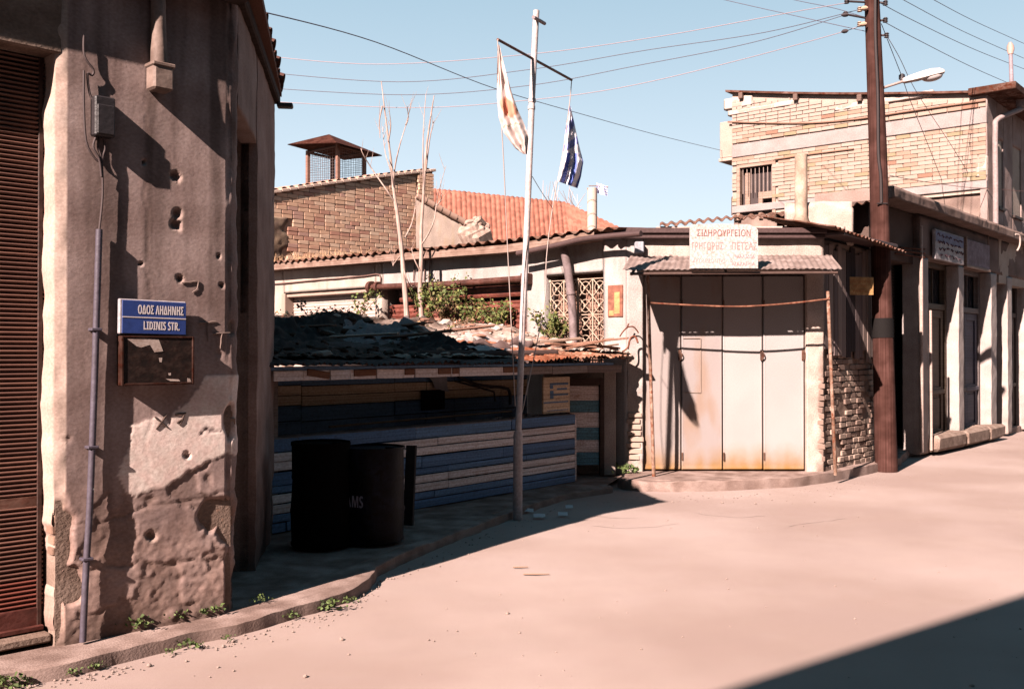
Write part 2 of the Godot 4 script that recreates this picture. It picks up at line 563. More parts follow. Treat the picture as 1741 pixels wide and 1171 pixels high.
# ---------------------------------------------------------------- the grey building on the left
func grey_building() -> void:
	var o := thing("corner_building", "grey plastered corner building with a rusty roller shutter and a blue street sign", "building", C)
	var paint := mat(Color(1, 1, 1), 0.95, "grit", Vector3.ONE * 1.7, "soft", 0.55, "n_grit", 0.22)
	# street wall from the shutter's jamb round the corner into the side doorway
	var path := []
	for p in [[tl, -1.13, -0.2], [tl, -1.125, -0.03], [tl, -1.105, -0.008], [tl, -1.07, 0.0]]:
		path.append((p[0] as Transform3D) * Vector3(p[1], 0, p[2]))
	for i in 84:
		path.append(tl * Vector3(-1.05 + 1.03 * i / 83.0, 0, 0))
	for p in [[ts, 0.02, -0.004], [ts, 0.06, 0.0], [ts, 0.1, 0.0], [ts, 0.13, -0.01], [ts, 0.14, -0.05], [ts, 0.14, -0.32]]:
		path.append((p[0] as Transform3D) * Vector3(p[1], 0, p[2]))
	var nrm := []
	for i in path.size():
		var d: Vector3 = (path[mini(i + 1, path.size() - 1)] - path[maxi(i - 1, 0)]).normalized()
		nrm.append(d.cross(Vector3.UP))
	var inv := tl.affine_inverse()
	var hole_list := [[-0.405, 2.66, 0.035], [-0.395, 2.44, 0.03], [-0.40, 2.37, 0.034], [-0.375, 2.05, 0.022], [-0.6, 2.72, 0.012], [-0.33, 0.98, 0.02], [-0.45, 1.75, 0.015], [-0.12, 2.2, 0.014], [-0.10, 2.02, 0.012], [-0.55, 0.52, 0.03], [-0.62, 2.12, 0.012]]
	var gone := func(u: float, h: float) -> float:
		# how far the plaster has fallen away, 0 to 1
		var k := 0.0
		var w := nz(u, h, 20.0, 5.0) * 0.10
		var spots := [[-0.13, 0.60, 0.17, 0.11], [-0.04, 0.52, 0.10, 0.15], [-0.03, 1.17, 0.06, 0.12], [-1.06, 0.58, 0.07, 0.2], [-0.02, 1.75, 0.03, 0.05], [-1.0, 0.30, 0.08, 0.12]]
		for s in spots:
			var e := sqrt(pow((u - s[0]) / s[2], 2.0) + pow((h - s[1]) / s[3], 2.0)) + w * 4.0
			k = maxf(k, clampf((1.0 - e) * 3.0, 0, 1))
		return k
	var patch := func(u: float, h: float) -> float:
		var w := nz(u, h, 31.0, 3.5) * 0.07 + nz(u, h, 33.0, 14.0) * 0.02
		var low := lerpf(0.79, 0.99, clampf((u + 0.55) / 0.5, 0, 1))
		var a := h + w > low and h + w < (1.14 + 0.06 * sin(u * 9.0)) and u + w > -0.71
		var b := h + w > 1.1 and h < 1.46 and u + w > lerpf(-0.42, -0.2, clampf((h - 1.22) / 0.2, 0, 1))
		return 1.0 if a or b else 0.0
	var flake := func(u: float, h: float) -> float:
		var n := nz(u * 0.8, h, 81.0, 2.3) + nz(u, h, 82.0, 9.0) * 0.25 + clampf((0.62 - h) * 0.55, -0.6, 0.28)
		return clampf((n - 0.22) * 16.0, 0, 1) * (1.0 - (patch.call(u, h) as float))
	var crack := func(u: float, h: float) -> float:
		var a := absf(h - 0.735 - u * 0.10 - nz(u, 1.0, 91.0, 3.0) * 0.04)
		var b := absf(h - 0.30 + u * 0.12 - nz(u, 5.0, 92.0, 3.5) * 0.06)
		var c := absf(u + 0.58 - nz(h, 2.0, 93.0, 1.5) * 0.09)
		return maxf(maxf(clampf(1.0 - a / 0.012, 0, 1), clampf(1.0 - b / 0.014, 0, 1)), clampf(1.0 - c / 0.008, 0, 1) * clampf((h - 0.8) * 3.0, 0, 1) * 0.5)
	var mb := Mb.new()
	var rows := 330
	mb.grid(path.size() - 1, rows, func(i: int, j: int):
		var h := -0.06 + 4.0 * j / rows
		var p: Vector3 = path[i]
		var u: float = (inv * p).x
		if i > 87:
			u = (i - 87) * 0.02
		var d := nz(u, h, 1.0, 0.9) * 0.004 + nz(u, h, 2.0, 5.0) * 0.0008 + nz(u, h, 5.0, 22.0) * 0.0007
		var low := clampf((0.85 - h + nz(u, 0, 8.0, 2.0) * 0.25) * 2.2, 0, 1)
		d += low * (nz(u * 0.7, h, 3.0, 2.6) * 0.007 + nz(u, h * 1.4, 6.0, 11.0) * 0.0045 + nz(u, h, 16.0, 26.0) * 0.003 - 0.005)
		d -= (flake.call(u, h) as float) * 0.006 + (crack.call(u, h) as float) * 0.006
		d -= (gone.call(u, h) as float) * 0.035
		d += (patch.call(u, h) as float) * 0.004
		for q in hole_list:
			var e := Vector2(u - q[0], h - q[1]).length() / (q[2] as float) + nz(u, h, 9.0, 24.0) * 0.4
			if e < 1.0:
				d -= 0.03 * (1.0 - e * e * e * e)
		if i < 4 or i > 83:
			d += nz(h, float(i) * 0.05, 2.0, 3.0) * (0.02 + 0.03 * low) - 0.01 - 0.02 * low
		return Vector3(p.x, h, p.z) + (nrm[i] as Vector3) * d,
		func(i: int, j: int):
			var h := -0.06 + 4.0 * j / rows
			var u: float = (inv * (path[i] as Vector3)).x
			var c := Color(0.50, 0.385, 0.365).lerp(Color(0.31, 0.225, 0.21), clampf(0.5 + nz(u, h, 50.0, 1.7) * 0.9 + nz(u * 3.0, h * 0.4, 51.0, 3.0) * 0.5, 0, 1))
			# dark runs from spout and cornice, painted box shadow streak, darker low down
			var run_and_shadow := clampf(0.75 - absf(u + 0.5 + nz(h, 0.0, 4.0, 1.5) * 0.04) / 0.12, 0, 1) * clampf((3.2 - h) / 0.5, 0, 1) * clampf((h - 1.7) / 0.8, 0, 1)
			run_and_shadow = maxf(run_and_shadow, clampf(0.8 - absf(u + 0.87) / 0.07, 0, 1) * clampf((h - 0.1) * 2.0, 0, 1) * 0.8)  # streak under the meter box: some stain, mostly the box's shadow painted in
			run_and_shadow = maxf(run_and_shadow, clampf(nz(u * 1.7, h * 0.10, 60.0, 3.0) * 2.6 + 0.1, 0, 0.85) * clampf((h - 1.2) / 1.2, 0, 1))
			c = c.lerp(Color(0.12, 0.085, 0.075), run_and_shadow * 0.75)
			if i < 5:
				c = c.lerp(Color(0.62, 0.49, 0.42), 0.7)
			c = c.lerp(Color(0.50, 0.345, 0.295), clampf((0.9 - h) * 1.2 + nz(u, h, 70.0, 3.0) * 0.6, 0, 1) * 0.7)
			c = c.lerp(Color(0.235, 0.155, 0.125), (flake.call(u, h) as float) * 0.38 + (crack.call(u, h) as float) * 0.3)
			c = c.lerp(Color(1.15, 0.92, 0.85), (patch.call(u, h) as float) * (0.85 + nz(u, h, 71.0, 12.0) * 0.15))
			c = c.lerp(Color(0.24, 0.15, 0.115), (gone.call(u, h) as float) * 0.8)
			c = c.lerp(Color(0.13, 0.09, 0.075), clampf((0.12 + nz(u, 3.0, 0.0, 4.0) * 0.08 - h) * 7.0, 0, 1) * 0.7)
			for q in hole_list:
				var e := Vector2(u - q[0], h - q[1]).length() / (q[2] as float)
				if e > 1.0 and e < 1.8:
					c = c.lerp(Color(0.46, 0.36, 0.31), (1.8 - e) * 0.6)
			return c)
	put("street_wall", mb, paint, o)
	# bricks that show where the plaster is gone
	var bm := [mat(Color(0.30, 0.185, 0.14), 0.95, "grit", Vector3.ONE * 4.0), mat(Color(0.35, 0.225, 0.17), 0.95, "grit", Vector3.ONE * 4.0), mat(Color(0.26, 0.165, 0.125), 0.95, "grit", Vector3.ONE * 4.0)]
	for q in [[-0.20, 0.61], [-0.09, 0.66], [-0.06, 0.605], [-0.15, 0.55], [-0.05, 0.545], [-0.07, 0.49], [-0.05, 0.435], [-0.045, 1.11], [-0.04, 1.165], [-0.045, 1.22], [-1.06, 0.68], [-1.05, 0.62], [-1.06, 0.56], [-1.055, 0.5]]:
		piece("brick", brick_shape(), bm[rng.randi() % 3], Transform3D(tl.basis * Basis.from_scale(Vector3(rng.randf_range(0.075, 0.13), 0.044, 0.08)), tl * Vector3(q[0] + rng.randf_range(-0.01, 0.01), q[1], -0.072)), o)
	# the wall's core, the lintel over the shutter and the wall beyond it
	var core := Mb.new()
	core.box(tl, Vector3(-1.09, -0.1, -0.34), Vector3(-0.02, 3.94, -0.03))
	core.box(tl, Vector3(-5.2, 3.26, -0.34), Vector3(-1.07, 3.94, -0.004), 0.01)
	core.box(tl, Vector3(-5.2, -0.1, -0.34), Vector3(-2.6, 3.26, -0.004), 0.01)
	core.box(tl, Vector3(-2.6, 0.0, -0.34), Vector3(-1.1, 0.05, -0.05), 0.01)
	put("core_wall", core, mat(Color(0.36, 0.27, 0.225), 0.95, "grit", Vector3.ONE * 1.7, "blotch", 0.55, "n_grit", 1.0), o)
	# side wall: lintel over the doorway, rear pillar, the metal door in the recess
	var side := Mb.new()
	relief(side, ts, 1.2, 2.66, -0.05, 3.9, 0.04, func(u: float, h: float):
		var low := clampf((1.5 - h) * 0.8, 0, 1)
		return rough_wall(u, h) - low * 0.02 * (0.5 + nz(u, h, 3.0, 3.0)),
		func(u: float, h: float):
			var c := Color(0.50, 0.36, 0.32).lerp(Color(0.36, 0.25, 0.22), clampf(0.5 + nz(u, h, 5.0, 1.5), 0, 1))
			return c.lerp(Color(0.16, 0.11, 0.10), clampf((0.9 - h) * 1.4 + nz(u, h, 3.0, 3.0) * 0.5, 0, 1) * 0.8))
	relief(side, ts, 0.1, 1.2, 3.17, 3.9, 0.05, func(u: float, h: float): return rough_wall(u, h) - 0.004, func(u: float, h: float): return Color(0.38, 0.28, 0.25) * (1.0 + nz(u, h, 2.0, 2.0) * 0.3))
	side.box(ts, Vector3(1.2, -0.1, -0.4), Vector3(2.64, 3.9, -0.06), 0.0, Color(0.4, 0.3, 0.26))
	side.box(ts, Vector3(0.1, 3.18, -0.4), Vector3(1.22, 3.9, -0.06), 0.0, Color(0.3, 0.22, 0.2))
	put("side_wall", side, paint, o)
	var door := Mb.new()
	corrugated(door, ts * Vector3(0.12, 0.02, -0.33), ts * Vector3(0.12, 3.2, -0.33), ts * Vector3(1.22, 3.2, -0.33), ts * Vector3(1.22, 0.02, -0.33), 70, 0.006)
	put("side_door", door, metal(Color(0.035, 0.022, 0.02), 0.7), o)
	# roof: eaves boards, tiles along both eaves, slopes up to a ridge, a higher wing behind
	var inner := tl * Vector3(-5.2, 0, 0)
	var end := ts * Vector3(2.64, 0, 0)
	var roof := Mb.new()
	var e1 := tl * Vector3(-5.4, 3.93, 0.15)
	var e2 := tl * Vector3(0.06, 3.93, 0.15)
	var e3 := ts * Vector3(2.8, 3.93, 0.05)
	var top := tl * Vector3(-2.6, 4.55, -3.4)
	for dy in [0.0, 0.06]:
		var y := Vector3(0, dy, 0)
		roof.tri_out(e1 + y, e2 + y, top + y, Vector3(e1.x, -50, e1.z))
		roof.tri_out(e2 + y, e3 + y, top + y, Vector3(e1.x, -50, e1.z))
	roof.quad(e1, e1 + Vector3(0, 0.06, 0), e2 + Vector3(0, 0.06, 0), e2)
	roof.quad(e2, e2 + Vector3(0, 0.06, 0), e3 + Vector3(0, 0.06, 0), e3)
	put("roof", roof, mat(Color(0.22, 0.11, 0.08), 0.9, "grit", Vector3.ONE * 2.0), o)
	var fas := Mb.new()
	fas.box(tl, Vector3(-5.2, 3.80, -0.02), Vector3(0.03, 3.925, 0.17), 0.012)
	fas.box(ts, Vector3(0.04, 3.84, -0.02), Vector3(2.72, 3.925, 0.045), 0.012)
	put("eaves_board", fas, mat(Color(0.07, 0.05, 0.045), 0.85, "wood", Vector3(0.6, 3, 0.6)), o)
	var tile := Mb.new()
	tile.grid(8, 4, func(i: int, j: int):
		var a := PI * i / 8.0
		var r := 0.085 - 0.012 * j / 4.0
		return Vector3(cos(a) * r, sin(a) * r * 0.8, -0.4 * j / 4.0))
	var tm := tile.done()
	for k in 18:
		var t := Transform3D(ts.basis.rotated(ts.basis.x, 0.3), ts * Vector3(0.02 + k * 0.155, 3.955 + rng.randf_range(-0.01, 0.012), 0.075 + rng.randf_range(-0.02, 0.03)))
		piece("roof_tile", tm, mat(Color(0.12, 0.06, 0.05), 0.9, "grit", Vector3.ONE * 3.0), t, o)
	for k in 24:
		var t := Transform3D(tl.basis.rotated(tl.basis.x, 0.3), tl * Vector3(0.0 - k * 0.155, 3.965, 0.19 + rng.randf_range(-0.015, 0.02)))
		piece("roof_tile", tm, mat(Color(0.12, 0.06, 0.05), 0.9, "grit", Vector3.ONE * 3.0), t, o)
	var gut := Mb.new()
	gut.box(ts, Vector3(2.62, 3.80, 0.02), Vector3(2.72, 3.84, 0.16), 0.01)
	put("gutter_end", gut, metal(Color(0.05, 0.05, 0.055)), o)
	# rain spout: a short square funnel hanging from the eaves
	var sp := Mb.new()
	sp.tube([tl * Vector3(-0.545, 3.85, 0.05), tl * Vector3(-0.54, 3.5, 0.05), tl * Vector3(-0.535, 3.30, 0.05)], [0.042, 0.043, 0.05], 10)
	sp.box(tl, Vector3(-0.597, 3.14, 0.004), Vector3(-0.473, 3.30, 0.115), 0.012)
	sp.box(tl, Vector3(-0.605, 3.275, 0.002), Vector3(-0.465, 3.30, 0.122), 0.006)
	put("rain_spout", sp, metal(Color(0.30, 0.22, 0.19), 0.7, "blotch"), o)
	# roller shutter
	var sh := Mb.new()
	var prof := [Vector2(0.0, 0.0), Vector2(0.010, 0.003), Vector2(0.018, 0.008), Vector2(0.021, 0.013), Vector2(0.017, 0.018), Vector2(0.0, 0.0215)]
	for k in prof.size() - 1:
		var p: Vector2 = prof[k]
		var q: Vector2 = prof[k + 1]
		sh.quad(Vector3(0, p.y, p.x), Vector3(0, q.y, q.x), Vector3(1.5, q.y, q.x), Vector3(1.5, p.y, p.x))
	var slat := sh.done()
	var sm := [metal(Color(0.19, 0.09, 0.068), 0.6, "soft"), metal(Color(0.165, 0.078, 0.06), 0.62, "soft"), metal(Color(0.21, 0.10, 0.074), 0.58, "soft"), metal(Color(0.24, 0.07, 0.05), 0.6, "soft")]
	var panel := Mb.new()
	panel.box(tl, Vector3(-2.62, 0.05, -0.2), Vector3(-1.11, 3.3, -0.172))
	var shutter := put("roller_shutter", panel, metal(Color(0.05, 0.025, 0.02), 0.8), o)
	for k in 122:
		var h := 0.19 + k * 0.0256
		if h > 0.735 and h < 0.80:
			continue
		piece("slat", slat, sm[3] if h < 0.34 else sm[rng.randi() % 3], Transform3D(tl.basis, tl * Vector3(-2.61, h, -0.172 + rng.randf_range(-0.001, 0.001))), shutter)
	var bar := Mb.new()
	bar.box(tl, Vector3(-2.61, 0.742, -0.172), Vector3(-1.115, 0.803, -0.155), 0.004)
	put("lock_rail", bar, metal(Color(0.20, 0.105, 0.08), 0.6, "rust"), shutter)
	var foot := Mb.new()
	foot.box(tl, Vector3(-2.61, 0.055, -0.172), Vector3(-1.115, 0.185, -0.15), 0.006)
	foot.box(tl, Vector3(-2.61, 0.058, -0.15), Vector3(-1.115, 0.085, -0.12), 0.004)
	put("bottom_rail", foot, metal(Color(0.16, 0.05, 0.04), 0.6, "rust"), shutter)
	var guide := Mb.new()
	guide.box(tl, Vector3(-1.145, 0.05, -0.176), Vector3(-1.118, 3.28, -0.148), 0.004)
	put("guide_rail", guide, metal(Color(0.10, 0.05, 0.04), 0.6, "rust"), shutter)
	# the higher rear wing, hidden from the street but shading the yard
	var wing := Mb.new()
	var w0 := end + dir(-8.4) * 0.0
	var wt := frame(w0, -23.0)
	wing.box(wt, Vector3(-0.1, -0.1, -6.0), Vector3(4.2, 3.9, -0.03), 0.0, Color(0.42, 0.33, 0.29))
	wing.box(tl, Vector3(-5.2, -0.1, -4.6), Vector3(-2.2, 4.2, -0.3), 0.0, Color(0.42, 0.33, 0.29))
	put("rear_wing", wing, paint, o)
	# scratched letters and marks
	for s in [[[262, 708], [284, 728]], [[283, 706], [264, 730]], [[296, 705], [316, 703]], [[314, 703], [304, 724]], [[310, 712], [300, 720]]]:
		var mk := Mb.new()
		strokes(mk, s, 0.011, 0.003)
		put("scratched_stroke", mk, mat(Color(0.10, 0.07, 0.06), 0.95, ""), o)
	for s in [[[338, 549], [366, 546]], [[352, 548], [353, 580]], [[362, 568], [390, 566]], [[377, 567], [374, 592]], [[308, 480], [338, 478]], [[337, 478], [334, 492]], [[334, 492], [326, 498]]]:
		var mk := Mb.new()
		strokes(mk, s, 0.007, 0.003)
		put("faded_stroke", mk, mat(Color(0.22, 0.16, 0.14), 0.95, ""), o)

func strokes(mb: Mb, s: Array, r: float, d: float) -> void:
	var a := local(tl, s[0][0], s[0][1], d)
	var b := local(tl, s[1][0], s[1][1], d)
	var pts := []
	for k in 6:
		var p := a.lerp(b, k / 5.0)
		p += Vector3(nz(p.x, p.y, 3.0, 9.0), nz(p.y, p.x, 8.0, 9.0), 0) * 0.008
		pts.append(tl * (p + Vector3(0, 0, d)))
	mb.tube(pts, [r * 0.5, r * 0.55, r * 0.5, r * 0.6, r * 0.5, r * 0.4], 6)

func near_building() -> void:
	# the house at the photographer's back: its roof edge casts the shadow on the road
	var p := Vector3(-3.47, 0, 3.70)
	var t := frame(p, 51.8)
	var mb := Mb.new()
	mb.box(t, Vector3(-14.0, -0.1, 0.0), Vector3(26, 8.05, 8), 0.02)
	var o := thing("street_house", "two storey house behind the photographer, its roof edge shading the road", "house", p)
	put("wall", mb, plaster(Color(0.45, 0.36, 0.31)), o)

# ---------------------------------------------------------------- the workshop at the corner and its yard wall
func yu(px: float, py: float) -> float:
	return local(ty, px, py).x

func stained(base: Color, seed_: float) -> Callable:
	return func(u: float, h: float):
		var c := base * (1.0 + nz(u, h, seed_, 1.3) * 0.13 + nz(u, h, seed_ + 4.0, 6.0) * 0.05)
		c = c.lerp(base * Color(0.62, 0.56, 0.52), clampf(nz(u * 3.0, h * 0.35, seed_ + 9.0, 2.5) * 1.5 - 0.15, 0, 0.7) * 0.7)
		c.a = 1.0
		return c

func workshop() -> void:
	var o := thing("workshop", "whitewashed corner workshop with four pale metal door leaves and a corrugated canopy", "workshop", B)
	var white := mat(Color(1, 1, 1), 0.95, "grit", Vector3.ONE * 1.7, "soft", 0.37, "n_grit", 0.8)
	var pale := Color(0.46, 0.425, 0.415)
	var wl := Mb.new()
	# yard wall: piers, band over the openings
	var r0 := yu(895, 480)
	var r1 := yu(650, 490)
	var g0 := yu(1026, 500)
	var g1 := yu(927, 500)
	var s0 := yu(638, 490)
	var s1 := yu(482, 500)
	var top := 3.14
	relief(wl, ty, g0, 0.0, -0.05, top, 0.05, rough_wall, stained(pale * 1.04, 1.0))
	relief(wl, ty, r0, g1, -0.05, top, 0.05, rough_wall, stained(pale * 1.04, 2.0))
	relief(wl, ty, g1 + 0.001, g0 - 0.001, 2.69, top, 0.05, rough_wall, stained(pale * 1.04, 3.0))
	relief(wl, ty, r1, r0 - 0.001, 2.67, top, 0.06, rough_wall, stained(pale * 0.97, 4.0))
	relief(wl, ty, s0, r1 - 0.001, -0.05, top, 0.06, rough_wall, stained(Color(0.50, 0.43, 0.385), 5.0))
	relief(wl, ty, s1, s0 - 0.001, 2.69, top, 0.06, rough_wall, stained(Color(0.54, 0.46, 0.41), 6.0))
	relief(wl, ty, -10.5, s1 - 0.001, -0.05, top, 0.08, rough_wall, stained(Color(0.54, 0.45, 0.40), 7.0))
	wl.box(ty, Vector3(-10.4, -0.1, -2.2), Vector3(-0.03, top, -0.42), 0.0, Color(0.3, 0.24, 0.21))
	for q in [[g0 + 0.01, -0.03], [r0 + 0.01, g1 - 0.01], [s0 + 0.01, r1 - 0.01], [-10.4, s1 - 0.01]]:
		wl.box(ty, Vector3(q[0], -0.1, -0.43), Vector3(q[1], 3.1, -0.05), 0.0, pale)
	wl.box(ty, Vector3(-10.4, 2.72, -0.43), Vector3(-0.03, 3.1, -0.06), 0.0, pale)
	# door front: left pier, right pillar, head
	var bare := func(u: float, h: float) -> float:
		return clampf((nz(u, h, 15.0, 2.0) * 0.9 + 0.62 - absf(h - 0.55) * 0.8) * 3.0, 0, 1)
	relief(wl, tb, -2.62, -2.395, -0.05, top, 0.03, func(u: float, h: float): return rough_wall(u, h) - (bare.call(u, h) as float) * 0.02, func(u: float, h: float):
		var c := pale * (1.02 + nz(u, h, 3.0, 2.0) * 0.12)
		c.a = 1.0
		return c.lerp(Color(0.56, 0.44, 0.37), (bare.call(u, h) as float) * 0.6))
	relief(wl, tb, -0.245, 0.0, -0.05, 2.66, 0.025, func(u: float, h: float): return rough_wall(u, h) * 1.6 - clampf((u + 0.10 + nz(u, h, 4.0, 4.0) * 0.08) * 9.0, 0, 1) * 0.03 * clampf((1.9 - h) * 2.0, 0, 1), func(u: float, h: float):
		var k := clampf((u + 0.10 + nz(u, h, 4.0, 4.0) * 0.10) * 9.0, 0, 1) * clampf((1.9 - h) * 2.0, 0, 1)
		var c := Color(0.58, 0.48, 0.43) * (1.0 + nz(u, h, 3.0, 3.0) * 0.2)
		c.a = 1.0
		return c.lerp(Color(0.36, 0.25, 0.20), k * 0.85))
	relief(wl, tb, -2.394, 0.0, 2.66, top, 0.05, rough_wall, stained(Color(0.56, 0.47, 0.43), 8.0))
	wl.box(tb, Vector3(-2.60, -0.1, -0.5), Vector3(-2.40, 3.1, -0.05), 0.0, pale)
	wl.box(tb, Vector3(-0.24, -0.1, -0.5), Vector3(-0.02, 3.1, -0.05), 0.0, Color(0.5, 0.42, 0.38))
	wl.box(tb, Vector3(-2.42, 2.68, -0.5), Vector3(-0.02, 3.1, -0.05), 0.0, Color(0.5, 0.42, 0.38))
	wl.box(tb, Vector3(-2.45, 0.0, -0.4), Vector3(-0.2, 2.7, -0.16), 0.0, Color(0.05, 0.04, 0.04))
	# side wall along the street
	relief(wl, tr, 0.0, 1.92, -0.05, 3.12, 0.035, func(u: float, h: float):
		return rough_wall(u, h) * 1.5 - 0.05 + clampf((h - 1.7 + nz(u, h, 2.0, 2.0) * 0.2) * 4.0, 0, 1) * 0.02, func(u: float, h: float):
		var c := Color(0.42, 0.32, 0.27).lerp(Color(0.27, 0.19, 0.155), clampf(0.5 + nz(u, h, 7.0, 2.5), 0, 1))
		return c)
	wl.box(tr, Vector3(0.05, -0.1, -1.5), Vector3(1.9, 3.1, -0.14), 0.0, Color(0.4, 0.32, 0.28))
	put("wall", wl, white, o)
	# loose bricks of the side wall and of the piers
	var bm := [mat(Color(0.33, 0.235, 0.195), 0.95, "grit", Vector3.ONE * 4.0), mat(Color(0.27, 0.19, 0.16), 0.95, "grit", Vector3.ONE * 4.0), mat(Color(0.46, 0.35, 0.29), 0.95, "grit", Vector3.ONE * 4.0)]
	for r in 21:
		var h := 0.06 + r * 0.079
		var u := 0.05 + (0.1 if r % 2 else 0.0)
		while u < 1.86:
			var w := rng.randf_range(0.17, 0.23)
			if nz(u, h, 90.0, 1.6) > -0.28 and h < 1.72 - u * 0.12 + nz(u, 2.0, 0.0, 2.0) * 0.2:
				piece("brick", brick_shape(), bm[rng.randi() % 3], Transform3D(tr.basis * Basis.from_scale(Vector3(w - 0.012, 0.066, 0.11)), tr * Vector3(u + w * 0.5, h + rng.randf_range(-0.004, 0.004), -0.080 + rng.randf_range(-0.012, 0.012))), o)
			u += w
	for q in [[-2.52, 0.22], [-2.50, 0.30], [-2.53, 0.38], [-2.49, 0.46], [-2.52, 0.54], [-2.50, 0.62], [-2.53, 0.70], [-2.51, 0.78]]:
		piece("brick", brick_shape(), bm[2], Transform3D(tb.basis * Basis.from_scale(Vector3(rng.randf_range(0.14, 0.2), 0.06, 0.08)), tb * Vector3(q[0], q[1], -0.03)), o)
	for r in 14:
		piece("brick", brick_shape(), bm[rng.randi() % 2], Transform3D(tb.basis * Basis.from_scale(Vector3(rng.randf_range(0.06, 0.11), 0.064, 0.08)), tb * Vector3(-0.045 + rng.randf_range(-0.015, 0.005), 0.2 + r * 0.08, -0.042)), o)
	# upright boards above the bricks
	var u2 := 0.03
	var bw := [mat(Color(0.30, 0.235, 0.225), 0.85, "upright", Vector3(4, 0.5, 4), "", 1.0, "n_upright", 0.8), mat(Color(0.23, 0.18, 0.18), 0.85, "upright", Vector3(4, 0.5, 4), "", 1.0, "n_upright", 0.8), mat(Color(0.37, 0.29, 0.27), 0.85, "upright", Vector3(4, 0.5, 4), "", 1.0, "n_upright", 0.8), mat(Color(0.07, 0.055, 0.06), 0.9, "upright", Vector3(4, 0.5, 4))]
	while u2 < 1.86:
		var w := rng.randf_range(0.11, 0.17)
		var b := Mb.new()
		var lowest := 1.72 + rng.randf_range(-0.16, 0.1) - u2 * 0.12
		var k := 3 if u2 > 0.75 and u2 < 1.0 else rng.randi() % 3
		b.box(tr, Vector3(u2, lowest, -0.03), Vector3(u2 + w - 0.012, rng.randf_range(2.98, 3.1), rng.randf_range(-0.012, 0.006)), 0.004)
		put("board", b, bw[k], o)
		u2 += w
	# roofs
	var sheet := mat(Color(0.43, 0.29, 0.24), 0.9, "grit", Vector3.ONE * 2.0, "rust", 0.5)
	var rf := Mb.new()
	var lower := [[1052, 386], [960, 397], [860, 409], [700, 425], [465, 446], [300, 462]]
	for k in lower.size() - 1:
		var a := local(ty, lower[k + 1][0], lower[k + 1][1], 0.3)
		var b := local(ty, lower[k][0], lower[k][1], 0.3)
		var pa := ty * Vector3(a.x, a.y, 0.3)
		var pb := ty * Vector3(b.x, b.y, 0.3)
		corrugated(rf, pa, pb, ty * Vector3(b.x, b.y + 0.2, -2.6), ty * Vector3(a.x, a.y + 0.2, -2.6), maxi(2, int((b.x - a.x) / 0.185)), 0.026, 0.05, null, 4)
	put("roof_sheet", rf, sheet, o)
	var rf2 := Mb.new()
	corrugated(rf2, at(1122, 385, 13.75), at(1262, 371, 14.0), at(1262, 366, 16.5), at(1122, 380, 16.2), 9, 0.022, 0.03)
	corrugated(rf2, at(1250, 373, 14.02), at(1384, 360, 14.25), at(1400, 355, 16.5), at(1255, 368, 16.5), 8, 0.024, 0.05)
	corrugated(rf2, at(1372, 361, 14.3), at(1486, 342, 14.4), at(1500, 338, 16.4), at(1385, 356, 16.4), 7, 0.024, 0.08)
	put("roof_sheet", rf2, sheet, o)
	var rf3 := Mb.new()
	corrugated(rf3, tr * Vector3(-0.42, 3.2, 0.32), tr * Vector3(2.0, 3.06, 0.4), tr * Vector3(2.0, 3.32, -0.7), tr * Vector3(-0.42, 3.42, -0.7), 20, 0.018, 0.03)
	put("side_roof", rf3, mat(Color(0.28, 0.19, 0.165), 0.9, "grit", Vector3.ONE * 2.0, "rust", 0.5), o)
	var par := Mb.new()
	relief(par, Transform3D(tb.basis, tb.origin + Vector3(0, 0, -0.66)), -2.12, 0.5, 3.05, 3.36, 0.05, func(u: float, h: float): return rough_wall(u, h) * 2.0, stained(Color(0.56, 0.46, 0.41), 12.0))
	relief(par, Transform3D(frame(Vector3.ZERO, 96).basis, tb.origin + Vector3(0.0, 0, -0.72)), -0.3, 0.62, 3.1, 3.72, 0.04, func(u: float, h: float): return rough_wall(u, h) * 3.5 - clampf((h - 3.72 + absf(u - 0.2) * 0.3) * 2.0, 0, 0.1), stained(Color(0.57, 0.46, 0.41), 13.0))
	put("parapet", par, white, o)
	# eaves boards and gutters
	var gm := metal(Color(0.085, 0.048, 0.046), 0.6, "soft")
	var gt := Mb.new()
	gt.box(tb, Vector3(-2.80, 3.165, 0.02), Vector3(-0.0, 3.24, 0.15), 0.012)
	gt.box(tb, Vector3(-2.80, 3.10, 0.02), Vector3(-0.02, 3.162, 0.115), 0.012)
	gt.box(tr, Vector3(-0.10, 3.13, 0.0), Vector3(1.95, 3.18, 0.30), 0.01)
	gt.tube(curve_points([local2(1090, 397), local2(1031, 402), local2(990, 407), local2(956, 415), local2(915, 424), local2(880, 431)]), [0.04], 10)
	put("gutter", gt, gm, o)
	var fa := Mb.new()
	var line := [[1010, 400], [956, 409], [860, 423], [677, 437], [465, 454], [300, 470]]
	for k in line.size() - 1:
		var a := local(ty, line[k + 1][0], line[k + 1][1], 0.26)
		var b := local(ty, line[k][0], line[k][1], 0.26)
		var q := [ty * Vector3(a.x, a.y - 0.05, 0.26), ty * Vector3(a.x, a.y + 0.06, 0.26), ty * Vector3(b.x, b.y + 0.06, 0.26), ty * Vector3(b.x, b.y - 0.05, 0.26)]
		fa.quad(q[0], q[1], q[2], q[3])
		var y := ty.basis.z * -0.26
		fa.quad(q[0], q[3], q[3] + y, q[0] + y)
	put("eaves_board", fa, mat(Color(0.40, 0.29, 0.25), 0.85, "wood", Vector3(0.6, 3, 0.6), "blotch", 0.8), o)
	# canopy over the doors
	var ca := Mb.new()
	var f0 := at(1058, 459, 12.27)
	var f1 := at(1432, 457, 12.27)
	var b0 := at(1072, 436, 13.1)
	var b1 := at(1414, 434, 13.1)
	corrugated(ca, f0, f1, b1, b0, 36, 0.006, 0.03)
